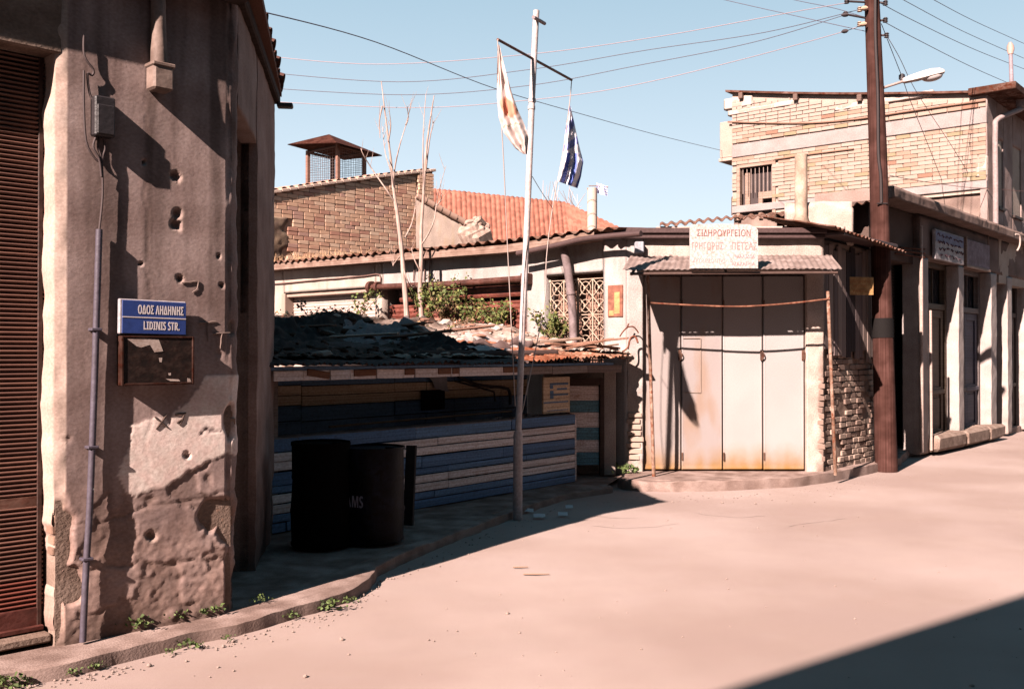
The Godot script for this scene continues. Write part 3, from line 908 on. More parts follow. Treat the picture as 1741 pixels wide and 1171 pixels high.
	put("canopy", ca, mat(Color(0.36, 0.285, 0.265), 0.85, "grit", Vector3.ONE * 2.0, "blotch", 0.6), o)
	var cf := Mb.new()
	cf.tube([f0 + Vector3(0.1, -0.045, -0.02), f1 + Vector3(-0.05, -0.045, -0.02)], [0.02], 6)
	cf.tube([f0 + Vector3(0.12, -0.05, -0.02), b0 + Vector3(0.12, -0.06, 0.02)], [0.02], 6)
	cf.tube([f1 + Vector3(-0.07, -0.05, -0.02), b1 + Vector3(-0.07, -0.06, 0.02)], [0.02], 6)
	cf.tube([f0 + Vector3(1.3, -0.05, -0.02), b0 + Vector3(1.2, -0.06, 0.02)], [0.018], 6)
	put("canopy_frame", cf, metal(Color(0.10, 0.06, 0.05)), o)
	# posts and rail in front of the doors
	for p in [[1101, 470, 1112, 812, 12.5], [1408, 505, 1421, 807, 12.58]]:
		var mb := Mb.new()
		mb.tube([at(p[0], p[1] - 10, 12.52), at((p[0] + p[2]) * 0.5, (p[1] + p[3]) * 0.5, 12.53), gnd(p[2], p[3], 0.02)], [0.022, 0.022, 0.024], 8)
		put("post", mb, metal(Color(0.50, 0.36, 0.29), 0.7, "rust"), o)
	var rl := Mb.new()
	rl.tube(curve_points(seen([[1106, 515, 12.5], [1180, 519, 12.5], [1260, 521, 12.5], [1340, 516, 12.5], [1411, 508, 12.5]])), [0.013], 6)
	put("rail", rl, metal(Color(0.36, 0.17, 0.11), 0.7, "rust"), o)
	# the four door leaves
	var bounds := [-2.392, -1.887, -1.336, -0.80, -0.248]
	var leafm := mat(Color(1, 1, 1), 0.6, "grit", Vector3.ONE * 2.6)
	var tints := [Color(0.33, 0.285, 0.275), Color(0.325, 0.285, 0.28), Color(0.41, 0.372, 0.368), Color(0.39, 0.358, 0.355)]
	for k in 4:
		var mb := Mb.new()
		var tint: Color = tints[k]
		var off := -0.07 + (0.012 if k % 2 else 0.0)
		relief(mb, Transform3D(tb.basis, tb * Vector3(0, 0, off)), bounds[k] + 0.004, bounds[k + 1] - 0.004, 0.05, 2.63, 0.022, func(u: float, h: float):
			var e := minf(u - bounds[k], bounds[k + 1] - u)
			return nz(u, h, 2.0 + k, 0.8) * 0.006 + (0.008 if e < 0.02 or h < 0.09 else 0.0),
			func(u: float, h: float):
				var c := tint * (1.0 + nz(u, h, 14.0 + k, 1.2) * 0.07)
				c.a = 1.0
				var rise := 0.44 + nz(u, 0.0, 5.0, 2.2) * 0.20 + nz(u, h, 6.0, 6.0) * 0.05
				c = c.lerp(Color(0.30, 0.155, 0.04), pow(clampf((rise - h) / 0.38, 0, 1), 1.3))
				if k < 2:
					c = c.lerp(Color(0.30, 0.185, 0.12), clampf(nz(u * 1.5, h * 0.5, 33.0, 1.7) * 1.4 - 0.1, 0, 0.6))
				if k == 0:
					c = c.lerp(Color(0.25, 0.13, 0.05), clampf((-2.28 - u + nz(h, 1.0, 0.0, 2.0) * 0.06) * 8.0, 0, 1) * clampf((1.3 - h) * 1.5, 0, 1) * 0.75)
				var d: float = bounds[k + 1] - u
				c = c.lerp(Color(0.26, 0.15, 0.09), clampf(0.5 - d * 22.0, 0, 0.4) * clampf(1.0 + nz(u, h, 3.0, 3.0), 0, 1))
				return c)
		var lf := put("door", mb, leafm, o)
		if k == 1:
			var w := Mb.new()
			var q := [local(tb, 1163, 575), local(tb, 1193, 575), local(tb, 1193, 668), local(tb, 1163, 667)]
			for i in 3:
				w.tube([tb * Vector3(q[i].x, q[i].y, -0.052), tb * Vector3(q[i + 1].x, q[i + 1].y, -0.052)], [0.006], 5)
			put("wicket_frame", w, metal(Color(0.33, 0.25, 0.21)), lf)
		if k == 0 or k == 2 or k == 3:
			var hd := Mb.new()
			var u: float = bounds[k + 1] - 0.02
			hd.box(tb, Vector3(u - 0.02, 1.50, -0.056), Vector3(u + 0.022, 1.64, -0.036), 0.006)
			hd.tube(curve_points([tb * Vector3(u, 1.63, -0.03), tb * Vector3(u + 0.025, 1.57, -0.01), tb * Vector3(u, 1.50, -0.03)], 4), [0.008], 6)
			put("handle", hd, metal(Color(0.20, 0.11, 0.08), 0.6, "rust"), lf)
		var hg := Mb.new()
		for h in [0.18, 2.2]:
			hg.tube([tb * Vector3(bounds[k] + 0.012, h, -0.05), tb * Vector3(bounds[k] + 0.012, h + 0.1, -0.05)], [0.011], 6)
		put("hinge", hg, metal(Color(0.25, 0.15, 0.11), 0.6, "rust"), lf)
	# pale roller shutter in the yard wall
	var ps := Mb.new()
	slats(ps, s1 + 0.0, s0 - 0.0, 0.9, 2.72, 0.058, -0.2)
	put("pale_roller_shutter", ps, metal(Color(0.53, 0.42, 0.38), 0.7, "soft"), o)
	var jb := Mb.new()
	jb.box(ty, Vector3(s1 - 0.06, 0.5, -0.2), Vector3(s1 + 0.05, 2.69, 0.012), 0.01)
	jb.box(ty, Vector3(s1 + 0.05, 2.62, -0.2), Vector3(s0, 2.69, -0.03), 0.01)
	put("door_frame", jb, mat(Color(0.42, 0.30, 0.25), 0.9, "grit", Vector3.ONE * 2.0), o)
	# red shutter with its tube
	var rs := Mb.new()
	slats(rs, r1, r0, 0.9, 2.40, 0.075, -0.18)
	slats(rs, r1 + 0.35, r0 - 0.02, 2.43, 2.6, 0.06, -0.08)
	put("red_roller_shutter", rs, metal(Color(0.27, 0.085, 0.062), 0.65, "rust"), o)
	var tu := Mb.new()
	tu.tube([ty * Vector3(yu(632, 492), 2.69, 0.10), ty * Vector3(yu(760, 485), 2.655, 0.10), ty * Vector3(r0 + 0.05, 2.66, 0.10)], [0.05], 12)
	tu.tube([ty * Vector3(yu(636, 492), 2.69, 0.10), ty * Vector3(yu(641, 492), 2.69, 0.10)], [0.1], 14)
	tu.tube([ty * Vector3(yu(648, 492), 2.69, 0.10), ty * Vector3(yu(652, 492), 2.69, 0.10)], [0.085], 14)
	tu.box(ty, Vector3(r0 + 0.0, 2.58, 0.0), Vector3(r0 + 0.12, 2.74, 0.14), 0.01)
	put("shutter_roller", tu, metal(Color(0.16, 0.07, 0.055), 0.6, "rust"), o)
	# ornate iron gate of two leaves, a pale board behind it
	var bk := Mb.new()
	bk.box(ty, Vector3(g1, 0.5, -0.40), Vector3(g0, 2.75, -0.30))
	put("inner_door", bk, mat(Color(0.33, 0.20, 0.16), 0.9, "wood", Vector3(3, 0.6, 3), "blotch", 0.8), o)
	var mid := (g0 + g1) * 0.5
	for side in [[g1 + 0.02, mid - 0.01], [mid + 0.01, g0 - 0.01]]:
		var gb := Mb.new()
		var ua: float = side[0]
		var ub: float = side[1]
		var cell: float = (ub - ua) / 2.0
		for k in 3:
			gb.tube([ty * Vector3(ua + cell * k, 0.6, -0.1), ty * Vector3(ua + cell * k, 2.62, -0.1)], [0.011], 5)
		for k in 9:
			var h := 2.62 - cell * k
			if k % 2 == 0:
				gb.tube([ty * Vector3(ua, h, -0.1), ty * Vector3(ub, h, -0.1)], [0.009], 5)
			for m in 2:
				var x0: float = ua + cell * m
				gb.tube([ty * Vector3(x0, h, -0.1), ty * Vector3(x0 + cell, h - cell, -0.1)], [0.008], 5)
				gb.tube([ty * Vector3(x0, h - cell, -0.1), ty * Vector3(x0 + cell, h, -0.1)], [0.008], 5)
				var ringp := []
				for a in 13:
					ringp.append(ty * Vector3(x0 + cell * 0.5 + cos(TAU * a / 12) * cell * 0.36, h - cell * 0.5 + sin(TAU * a / 12) * cell * 0.36, -0.1))
				gb.tube(ringp, [0.007], 4, false)
				gb.tube([ty * Vector3(x0 + cell * 0.5, h - cell * 0.5, -0.12), ty * Vector3(x0 + cell * 0.5, h - cell * 0.5, -0.075)], [0.035, 0.02], 8)
				if k % 2 == 0:
					gb.tube([ty * Vector3(x0 + cell * m, h, -0.12), ty * Vector3(x0 + cell * m, h, -0.08)], [0.03, 0.02], 8)
		put("iron_gate", gb, metal(Color(0.52, 0.40, 0.31), 0.7), o)
	# rain pipe in front of the gate
	var dp := Mb.new()
	dp.tube(curve_points([ty * Vector3(yu(968, 420), 3.10, 0.16), ty * Vector3(yu(972, 440), 2.9, 0.13), ty * Vector3(yu(975, 480), 2.6, 0.09), ty * Vector3(yu(980, 540), 2.1, 0.08), ty * Vector3(yu(982, 580), 1.6, 0.08)], 4), [0.058], 12)
	dp.tube([ty * Vector3(yu(977, 500), 2.44, 0.088), ty * Vector3(yu(977.6, 506), 2.40, 0.086)], [0.066], 12)
	put("rain_pipe", dp, metal(Color(0.29, 0.225, 0.235), 0.7, "blotch"), o)
	# cables on the yard wall
	var cb := Mb.new()
	var cp := []
	for p in [[465, 483], [500, 480], [540, 476], [580, 473], [620, 469], [645, 467], [646, 486]]:
		cp.append(ty * (local(ty, p[0], p[1], 0.02) ))
	cb.tube(curve_points(cp, 3), [0.014], 5)
	for x in [705, 723, 731]:
		cb.tube([ty * local(ty, x, 440, 0.03), ty * local(ty, x - 2, 478, 0.03)], [0.012], 5)
	put("cable", cb, metal(Color(0.17, 0.10, 0.085)), o)
	# stove pipe on the roof
	var st := Mb.new()
	st.tube([at(1362, 384, 13.9), at(1362, 374, 13.9), at(1362.5, 366, 13.9), at(1362.5, 268, 13.9), at(1362.5, 263, 13.9)], [0.16, 0.11, 0.088, 0.086, 0.092], 18)
	put("stove_pipe", st, mat(Color(0.60, 0.47, 0.38), 0.85, "grit", Vector3.ONE * 1.5, "blotch", 0.5), o)
	# meter box on the wall
	var eb := Mb.new()
	var q := local(tb, 1078, 432)
	eb.box(tb, Vector3(q.x, q.y, 0.0), Vector3(q.x + 0.12, q.y + 0.155, 0.12), 0.012)
	put("fuse_box", eb, metal(Color(0.38, 0.40, 0.45), 0.5), o)
	# poster on the corner
	var po := Mb.new()
	var c0 := local(ty, 1035, 539)
	var c1 := local(ty, 1060, 484)
	po.box(ty, Vector3(c0.x, c0.y, 0.005), Vector3(c1.x, c1.y, 0.022), 0.004)
	var panel := put("poster", po, mat(Color(0.36, 0.14, 0.09), 0.7, "grit", Vector3.ONE * 3.0, "blotch", 1.6), o)
	var pf := Mb.new()
	var pw := c1.x - c0.x
	var ph := c1.y - c0.y
	pf.box(ty, Vector3(c0.x + pw * 0.45, c0.y + ph * 0.1, 0.022), Vector3(c0.x + pw * 0.82, c0.y + ph * 0.78, 0.0245), 0.001)
	pf.box(ty, Vector3(c0.x + pw * 0.1, c0.y + ph * 0.04, 0.022), Vector3(c0.x + pw * 0.42, c0.y + ph * 0.2, 0.0245), 0.001)
	put("faded_print", pf, mat(Color(0.62, 0.40, 0.17), 0.7, "grit", Vector3.ONE * 3.0, "blotch", 2.0), panel)

func local2(px: float, py: float) -> Vector3:
	return ty * local(ty, px, py, 0.3) 

func slats(mb: Mb, u0: float, u1: float, h0: float, h1: float, pitch: float, d: float) -> void:
	var n := int((h1 - h0) / pitch) * 4
	mb.grid(1, n, func(i: int, j: int):
		var f := float(j % 4) / 4.0
		return ty * Vector3(u0 if i == 0 else u1, h0 + (h1 - h0) * j / n, d + sin(f * PI) * pitch * 0.32))

# ---------------------------------------------------------------- the row of shops along the street
func shop_row() -> void:
	var o := thing("shop_row", "row of old shops with whitewashed pillars, wooden doors and a concrete ledge", "building", tr * Vector3(2, 0, 0))
	var wallm := mat(Color(1, 1, 1), 0.95, "grit", Vector3.ONE * 1.7, "soft", 0.45, "n_grit", 0.9)
	var w := Mb.new()
	var pale := Color(0.50, 0.44, 0.425)
	var piers := [[3.88, 4.28], [5.93, 6.26], [8.05, 8.46], [9.28, 9.64], [10.9, 11.3], [12.6, 13.0]]
	for p in piers:
		var pu: float = p[0]
		relief(w, tr, p[0], p[1], -0.05, 3.16, 0.04, func(u: float, h: float): return rough_wall(u, h) * 1.2 - clampf((0.4 - h) * 2.0, 0, 1) * 0.012 * (0.5 + nz(u, h, 3.0, 4.0)), func(u: float, h: float):
			var c := pale * (1.0 + nz(u, h, 3.0, 2.0) * 0.12)
			c.a = 1.0
			return c.lerp(Color(0.36, 0.26, 0.22), clampf((0.5 - h) * 1.6 + nz(u, h, 9.0, 4.0) * 0.4, 0, 1) * 0.6))
		w.box(tr, Vector3(p[0] + 0.004, -0.05, -0.3), Vector3(p[1] - 0.004, 3.16, -0.02), 0.012, pale)
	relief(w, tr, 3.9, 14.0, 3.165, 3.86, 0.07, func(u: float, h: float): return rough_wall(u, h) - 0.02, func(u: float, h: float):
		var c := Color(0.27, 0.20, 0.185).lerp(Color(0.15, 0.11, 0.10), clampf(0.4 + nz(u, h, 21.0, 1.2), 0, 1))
		return c)
	w.box(tr, Vector3(3.9, 3.17, -0.35), Vector3(14.0, 3.86, -0.06), 0.0, Color(0.4, 0.3, 0.27))
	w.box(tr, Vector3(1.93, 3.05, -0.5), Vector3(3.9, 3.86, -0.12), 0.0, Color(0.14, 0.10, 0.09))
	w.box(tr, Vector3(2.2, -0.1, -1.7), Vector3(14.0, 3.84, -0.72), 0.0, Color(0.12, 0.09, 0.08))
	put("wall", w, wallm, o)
	var lg := Mb.new()
	relief(lg, tr, 2.05, 14.0, 3.87, 4.06, 0.05, func(u: float, h: float): return 0.20 + nz(u, h, 2.0, 1.5) * 0.02 + nz(u, h, 5.0, 6.0) * 0.012, func(u: float, h: float): return Color(0.24, 0.175, 0.155) * (1.0 + nz(u, h, 5.0, 2.0) * 0.25))
	lg.box(tr, Vector3(2.05, 3.875, -1.0), Vector3(14.0, 4.055, 0.16), 0.0, Color(0.36, 0.27, 0.24))
	put("ledge", lg, wallm, o)
	# dark roller shutter in the first bay
	var rs := Mb.new()
	var n := 60
	rs.grid(1, n * 4, func(i: int, j: int):
		var f := float(j % 4) / 4.0
		return tr * Vector3(1.94 if i == 0 else 3.86, 0.03 + 3.05 * j / (n * 4.0), -0.42 + sin(f * PI) * 0.014))
	put("dark_roller_shutter", rs, metal(Color(0.05, 0.042, 0.04), 0.6), o)
	var pp := Mb.new()
	pp.tube([tr * Vector3(3.82, 0.0, 0.03), tr * Vector3(3.82, 3.65, 0.03)], [0.03], 8)
	pp.tube([tr * Vector3(4.24, 0.0, 0.05), tr * Vector3(4.24, 0.5, 0.05), tr * Vector3(4.22, 2.3, 0.05)], [0.022], 8)
	put("wall_pipe", pp, metal(Color(0.50, 0.39, 0.35), 0.7), o)
	# wooden double doors
	var bays := [[4.28, 5.93, Color(0.12, 0.085, 0.06)], [6.26, 8.05, Color(0.19, 0.16, 0.165)], [8.46, 9.28, Color(0.05, 0.04, 0.045)], [9.64, 10.9, Color(0.085, 0.06, 0.058)], [11.3, 12.6, Color(0.08, 0.06, 0.06)]]
	for bi in bays.size():
		var b: Array = bays[bi]
		var m := painted_wood(b[2])
		var u0: float = b[0]
		var u1: float = b[1]
		var fr := Mb.new()
		fr.box(tr, Vector3(u0, 0.02, -0.34), Vector3(u0 + 0.09, 3.17, -0.2), 0.008)
		fr.box(tr, Vector3(u1 - 0.09, 0.02, -0.34), Vector3(u1, 3.17, -0.2), 0.008)
		fr.box(tr, Vector3(u0 + 0.09, 2.36, -0.34), Vector3(u1 - 0.09, 2.46, -0.2), 0.008)
		fr.box(tr, Vector3(u0 + 0.09, 3.08, -0.34), Vector3(u1 - 0.09, 3.17, -0.2), 0.008)
		put("door_frame", fr, m, o)
		var tl_ := Mb.new()
		for k in 4:
			var x := lerpf(u0 + 0.12, u1 - 0.12, k / 3.0)
			tl_.box(tr, Vector3(x - 0.012, 2.46, -0.29), Vector3(x + 0.012, 3.08, -0.26), 0.003)
		put("transom_bar", tl_, m, o)
		var gl := Mb.new()
		gl.box(tr, Vector3(u0 + 0.09, 2.46, -0.315), Vector3(u1 - 0.09, 3.08, -0.305))
		put("transom_pane", gl, mat(Color(0.02, 0.02, 0.025), 0.15, ""), o)
		for s in 2:
			var mid := (u0 + u1) * 0.5
			var x0 := u0 + 0.095 if s == 0 else mid + 0.006
			var x1 := mid - 0.006 if s == 0 else u1 - 0.095
			var lf := Mb.new()
			lf.box(tr, Vector3(x0, 0.06, -0.30), Vector3(x1, 2.355, -0.265), 0.004)
			for r in [[x0, x0 + 0.12, 0.06, 2.355], [x1 - 0.12, x1, 0.06, 2.355], [x0 + 0.12, x1 - 0.12, 0.06, 0.26], [x0 + 0.12, x1 - 0.12, 0.86, 1.0], [x0 + 0.12, x1 - 0.12, 2.22, 2.355]]:
				lf.box(tr, Vector3(r[0], r[2], -0.266), Vector3(r[1], r[3], -0.235), 0.008)
			lf.box(tr, Vector3(x0 + 0.17, 0.31, -0.266), Vector3(x1 - 0.17, 0.81, -0.248), 0.01)
			lf.box(tr, Vector3(x0, 0.88, -0.235), Vector3(x1, 0.96, -0.20), 0.012)
			var col: Color = b[2]
			if bi == 0 and s == 1:
				col = Color(0.16, 0.115, 0.085)
			if bi == 1:
				col = Color(0.16, 0.135, 0.14) if s == 0 else Color(0.11, 0.11, 0.17)
			put("door", lf, painted_wood(col), o)
	# stone sills
	var sx := 4.34
	for wdt in [1.55, 1.45, 1.0]:
		var mb := Mb.new()
		mb.box(tr, Vector3(sx, -0.05, -0.18), Vector3(sx + wdt, 0.22, 0.16), 0.05)
		for i in mb.v.size():
			var p := mb.v[i]
			mb.v[i] += Vector3(nz(p.x, p.y, p.z, 1.5), nz(p.y, p.z, p.x, 1.5), nz(p.z, p.x, p.y, 1.5)) * 0.05
		put("doorstep", mb, mat(Color(0.42, 0.32, 0.27), 0.95, "grit", Vector3.ONE * 1.4, "blotch", 0.8, "n_grit", 1.0), o)
		sx += wdt + 0.03
	# signs over the doors
	var sg := thing("shop_sign", "weathered blue and white shop sign with dark handwriting over the first doorway", "sign", tr * Vector3(5.1, 3.16, 0.06))
	var bo := Mb.new()
	bo.box(tr, Vector3(4.40, 3.16, 0.02), Vector3(6.0, 3.66, 0.075), 0.008)
	put("board", bo, mat(Color(0.50, 0.45, 0.47), 0.7, "grit", Vector3.ONE * 1.5, "blotch", 0.9), sg)
	var bb := Mb.new()
	bb.box(tr, Vector3(4.42, 3.46, 0.075), Vector3(5.98, 3.64, 0.079), 0.001)
	put("band", bb, mat(Color(0.16, 0.16, 0.30), 0.7, "grit", Vector3.ONE * 1.5, "blotch", 0.9), sg)
	var wr := Mb.new()
	for row in 4:
		var x := 4.5 + 0.05 * row
		while x < 5.85:
			var h := 3.57 - row * 0.105
			var pts := []
			for k in 5:
				pts.append(tr * Vector3(x + k * 0.035, h + nz(x * 3.0, k * 0.9, row * 5.0, 1.7) * 0.06, 0.081))
			wr.tube(curve_points(pts, 3), [0.009 if row < 3 else 0.007], 4)
			x += rng.randf_range(0.16, 0.26)
	put("writing", wr, mat(Color(0.10, 0.055, 0.07), 0.8, ""), sg)
	var bl := thing("blank_sign", "blank greyish violet sign panel over the second doorway", "sign", tr * Vector3(7.0, 3.2, 0.04))
	var bp := Mb.new()
	bp.box(tr, Vector3(6.28, 3.20, 0.01), Vector3(7.78, 3.66, 0.05), 0.006)
	put("panel", bp, mat(Color(0.33, 0.27, 0.32), 0.8, "grit", Vector3.ONE * 1.2, "blotch", 0.7), bl)
	var bf := Mb.new()
	bf.box(tr, Vector3(6.24, 3.15, 0.0), Vector3(7.82, 3.198, 0.06), 0.005)
	bf.box(tr, Vector3(6.24, 3.20, 0.0), Vector3(6.278, 3.70, 0.06), 0.005)
	put("sign_frame", bf, painted_wood(Color(0.38, 0.27, 0.23)), bl)
	# rusty ends of beams beside the dark bay
	var rb := Mb.new()
	for k in 3:
		rb.tube([tr * Vector3(3.0 + 0.1 * k, 3.16 + k * 0.05, -0.1), tr * Vector3(3.9, 3.14 + k * 0.07, 0.06)], [0.018, 0.014], 5)
	put("rusty_rod", rb, metal(Color(0.22, 0.10, 0.07), 0.8, "rust"), o)
	var hk := Mb.new()
	hk.tube(curve_points([tr * Vector3(8.75, 3.95, 0.28), tr * Vector3(8.85, 3.92, 0.33), tr * Vector3(8.86, 3.74, 0.33), tr * Vector3(8.78, 3.62, 0.30)]), [0.018], 6)
	put("hook", hk, metal(Color(0.5, 0.4, 0.36)), o)

# ---------------------------------------------------------------- the brick house above the row
func brick_wall(o: Node3D, t: Transform3D, u0: float, u1: float, h0: float, course: float, length: float, top: Callable, skip: Callable, mm: Array, limit: int, proud := 0.012) -> void:
	var made := 0
	var rest := Mb.new()
	var rows := 60
	var list := []
	for r in rows:
		var h := h0 + (r + 0.5) * course
		var u := u1 + (length * 0.5 if r % 2 else 0.0)
		while u > u0:
			var w := length * (0.5 if rng.randf() < 0.07 else 1.0)
			var a := maxf(u - w, u0)
			var b := minf(u, u1)
			u -= w
			if b - a < 0.05 or h + course * 0.4 > top.call((a + b) * 0.5) or skip.call((a + b) * 0.5, h):
				continue
			list.append([a, b, h])
	for q in list:
		var tr_ := Transform3D(t.basis * Basis.from_scale(Vector3(q[1] - q[0] - 0.007, course - 0.007, 0.07)), t * Vector3((q[0] + q[1]) * 0.5, q[2] + rng.randf_range(-0.002, 0.002), -0.03 + proud + rng.randf_range(-0.003, 0.003)))
		var k := int(clampf(2.5 + nz(q[0], q[2] * 3.0, 3.0, 2.0) * 3.0 + rng.randfn() * 1.1, 0, mm.size() - 1))
		if made < limit:
			piece("brick", brick_shape(), mm[k], tr_, o)
			made += 1
		else:
			rest.box(t, Vector3(q[0] + 0.006, q[2] - course * 0.5 + 0.006, -0.06), Vector3(q[1] - 0.006, q[2] + course * 0.5 - 0.006, proud), 0.004)
	if rest.v.size():
		tag(put("bricks", rest, mm[2], o), "", "", "", "stuff")

func brick_house() -> void:
	var o := thing("brick_house", "two storey house with a pale brick gable above the row of shops", "house", tr * Vector3(7.8, 0, 0))
	var t := frame(tr * Vector3(7.8, 0, 0), 130)
	var top := func(u: float) -> float:
		return 6.62 + clampf(-u / 5.7, 0, 1) * 0.98 - 0.05 * sin(clampf(-u / 5.7, 0, 1) * PI) - 0.12
	var left := local(t, 1245, 270).x
	var wd0 := local(t, 1256, 300)
	var wd1 := local(t, 1315, 277)
	var wallm := mat(Color(1, 1, 1), 0.95, "grit", Vector3.ONE * 1.7, "soft", 0.45, "n_grit", 1.0)
	var w := Mb.new()
	w.box(t, Vector3(left, 3.0, -9.0), Vector3(-0.02, 6.45, -0.92), 0.0, Color(0.50, 0.42, 0.37))
	# face of the gable behind the bricks, cut to the slope, with the window left open
	var strip := func(a: float, b: float, h0: float) -> void:
		var k := 14
		w.grid(k, 1, func(i: int, j: int):
			var u := lerpf(a, b, float(i) / k)
			return t * Vector3(u, h0 if j == 0 else top.call(u) + 0.1, -0.025), func(_i: int, _j: int): return Color(0.50, 0.40, 0.35))
		w.grid(k, 1, func(i: int, j: int):
			var u := lerpf(a, b, float(i) / k)
			return t * Vector3(u, 6.3 if j == 0 else top.call(u) + 0.1, -0.2), func(_i: int, _j: int): return Color(0.5, 0.42, 0.37), true)
	strip.call(wd1.x, 0.0, 4.7)
	strip.call(left, wd0.x, 4.7)
	strip.call(wd0.x, wd1.x, wd1.y)
	relief(w, t, left, 0.0, 3.6, 4.77, 0.05, func(u: float, h: float): return rough_wall(u, h) * 2.0 - 0.09, func(u: float, h: float):
		return Color(0.36, 0.27, 0.235).lerp(Color(0.17, 0.12, 0.105), clampf(0.5 + nz(u, h, 3.0, 1.4) * 1.2, 0, 1)))
	# street face
	var street := func(u0: float, u1: float, h0: float, h1: float) -> void:
		relief(w, tr, u0, u1, h0, h1, 0.06, rough_wall, func(u: float, h: float):
			return Color(0.44, 0.355, 0.345).lerp(Color(0.34, 0.255, 0.235), clampf(0.5 + nz(u, h, 43.0, 1.0), 0, 1)))
	street.call(7.8, 8.5, 4.06, 6.62)
	street.call(8.98, 9.72, 4.06, 6.62)
	street.call(10.42, 14.0, 4.06, 6.62)
	street.call(8.501, 8.979, 4.06, 4.5)
	street.call(9.721, 10.419, 4.06, 4.46)
	street.call(8.501, 8.979, 5.86, 6.62)
	street.call(9.721, 10.419, 5.9, 6.62)
	w.box(tr, Vector3(8.0, 4.0, -5.3), Vector3(14.0, 6.62, -0.3), 0.0, Color(0.1, 0.08, 0.08))
	put("wall", w, wallm, o)
	var bands := Mb.new()
	for q in [[4.77, 4.93, 0.02, left], [6.035, 6.325, 0.016, left]]:
		bands.box(t, Vector3(q[3], q[0], -0.1), Vector3(0.0, q[1], q[2]), 0.01)
	put("concrete_band", bands, mat(Color(0.40, 0.34, 0.335), 0.9, "grit", Vector3.ONE * 1.5, "soft", 0.5), o)
	var tones := [Color(0.37, 0.25, 0.195), Color(0.40, 0.30, 0.245), Color(0.42, 0.33, 0.285), Color(0.405, 0.31, 0.26), Color(0.32, 0.25, 0.165), Color(0.30, 0.17, 0.125)]
	var bm := []
	for c in tones:
		bm.append(mat(c, 0.9, "grit", Vector3.ONE * 2.5))
	brick_wall(o, t, left, -0.01, 4.94, 0.083, 0.285, top, func(u: float, h: float): return (h > 6.03 and h < 6.33) or (u > wd0.x - 0.05 and u < wd1.x + 0.05 and h < wd1.y + 0.03), bm, 295)
	# white smears of plaster over the bricks near the roof and at the corner
	for q in [[-5.6, -4.9, 7.15, 7.4], [-5.5, -3.8, 7.0, 7.12], [-3.0, -1.0, 6.72, 6.84], [-0.2, 0.0, 5.0, 5.4]]:
		var pl := Mb.new()
		relief(pl, t, q[0], q[1], q[2], q[3], 0.05, func(u: float, h: float): return 0.012 + nz(u, h, 8.0, 3.0) * 0.022)
		put("plaster_patch", pl, plaster(Color(0.66, 0.55, 0.50)), o)
	# roof of metal sheet
	var rf := Mb.new()
	var k := 18
	for dy in [0.0, 0.045]:
		rf.grid(k, 1, func(i: int, j: int):
			var u := lerpf(left - 0.12, 0.35, float(i) / k)
			return t * Vector3(u, top.call(u) + 0.10 + dy + (0.05 if j == 1 else 0.0), 0.09 if j == 0 else -8.0))
	rf.grid(k, 1, func(i: int, j: int):
		var u := lerpf(left - 0.12, 0.35, float(i) / k)
		return t * Vector3(u, top.call(u) + 0.10 + (0.045 if j == 1 else 0.0), 0.09))
	rf.box(tr, Vector3(7.66, 6.58, -0.3), Vector3(14.0, 6.72, 0.55), 0.01)
	put("roof", rf, mat(Color(0.22, 0.135, 0.115), 0.8, "grit", Vector3.ONE * 2.0, "rust", 0.5), o)
	for q in [-5.2, -3.9, -2.5]:
		var ra := Mb.new()
		ra.box(t, Vector3(q, top.call(q) - 0.05, -0.2), Vector3(q + 0.1, top.call(q) + 0.09, 0.1), 0.01)
		put("rafter_end", ra, painted_wood(Color(0.2, 0.13, 0.11)), o)
	# barred window with a balcony rail
	var win := Mb.new()
	win.box(t, Vector3(wd0.x, 4.6, -0.9), Vector3(wd1.x, wd1.y, -0.85), 0.0, Color(0.05, 0.035, 0.03))
	win.box(t, Vector3(wd0.x - 0.1, wd1.y + 0.08, -0.9), Vector3(wd1.x + 0.1, wd1.y + 0.14, -0.03), 0.0, Color(0.06, 0.045, 0.04))
	for q in [[wd0.x - 0.14, wd0.x - 0.06], [wd1.x + 0.06, wd1.x + 0.14]]:
		win.box(t, Vector3(q[0], 4.6, -0.9), Vector3(q[1], wd1.y + 0.08, -0.04), 0.0, Color(0.06, 0.045, 0.04))
	for q in [[wd0.x - 0.05, wd0.x + 0.03], [wd1.x - 0.03, wd1.x + 0.05]]:
		win.box(t, Vector3(q[0], 4.6, -0.12), Vector3(q[1], wd1.y + 0.05, 0.005), 0.008, Color(0.40, 0.29, 0.24))
	win.box(t, Vector3(wd0.x, wd1.y - 0.02, -0.12), Vector3(wd1.x, wd1.y + 0.06, 0.006), 0.008, Color(0.40, 0.29, 0.24))
	var window := put("window", win, mat(Color(1, 1, 1), 0.85, "wood"), o)
	var sill_h := local(t, 1290, 326).y
	var mb := Mb.new()
	for i in 8:
		var u := lerpf(wd0.x + 0.08, wd1.x - 0.06, i / 7.0)
		mb.tube([t * Vector3(u, sill_h, -0.06), t * Vector3(u, wd1.y - 0.02, -0.06)], [0.008], 5)
	put("window_bar", mb, metal(Color(0.45, 0.34, 0.30)), window)
	var sh := Mb.new()
	sh.box(t, Vector3(wd0.x + 0.08, 4.6, -0.2), Vector3(wd0.x + 0.2, wd1.y - 0.1, -0.15), 0.01)
	sh.box(t, Vector3(wd0.x + 0.46, 4.6, -0.10), Vector3(wd0.x + 0.56, sill_h, -0.04), 0.01)
	sh.box(t, Vector3(wd0.x + 0.5, sill_h - 0.16, -0.10), Vector3(wd1.x - 0.02, sill_h, -0.05), 0.01)
	put("window_frame", sh, painted_wood(Color(0.42, 0.31, 0.26)), window)
	var cu := Mb.new()
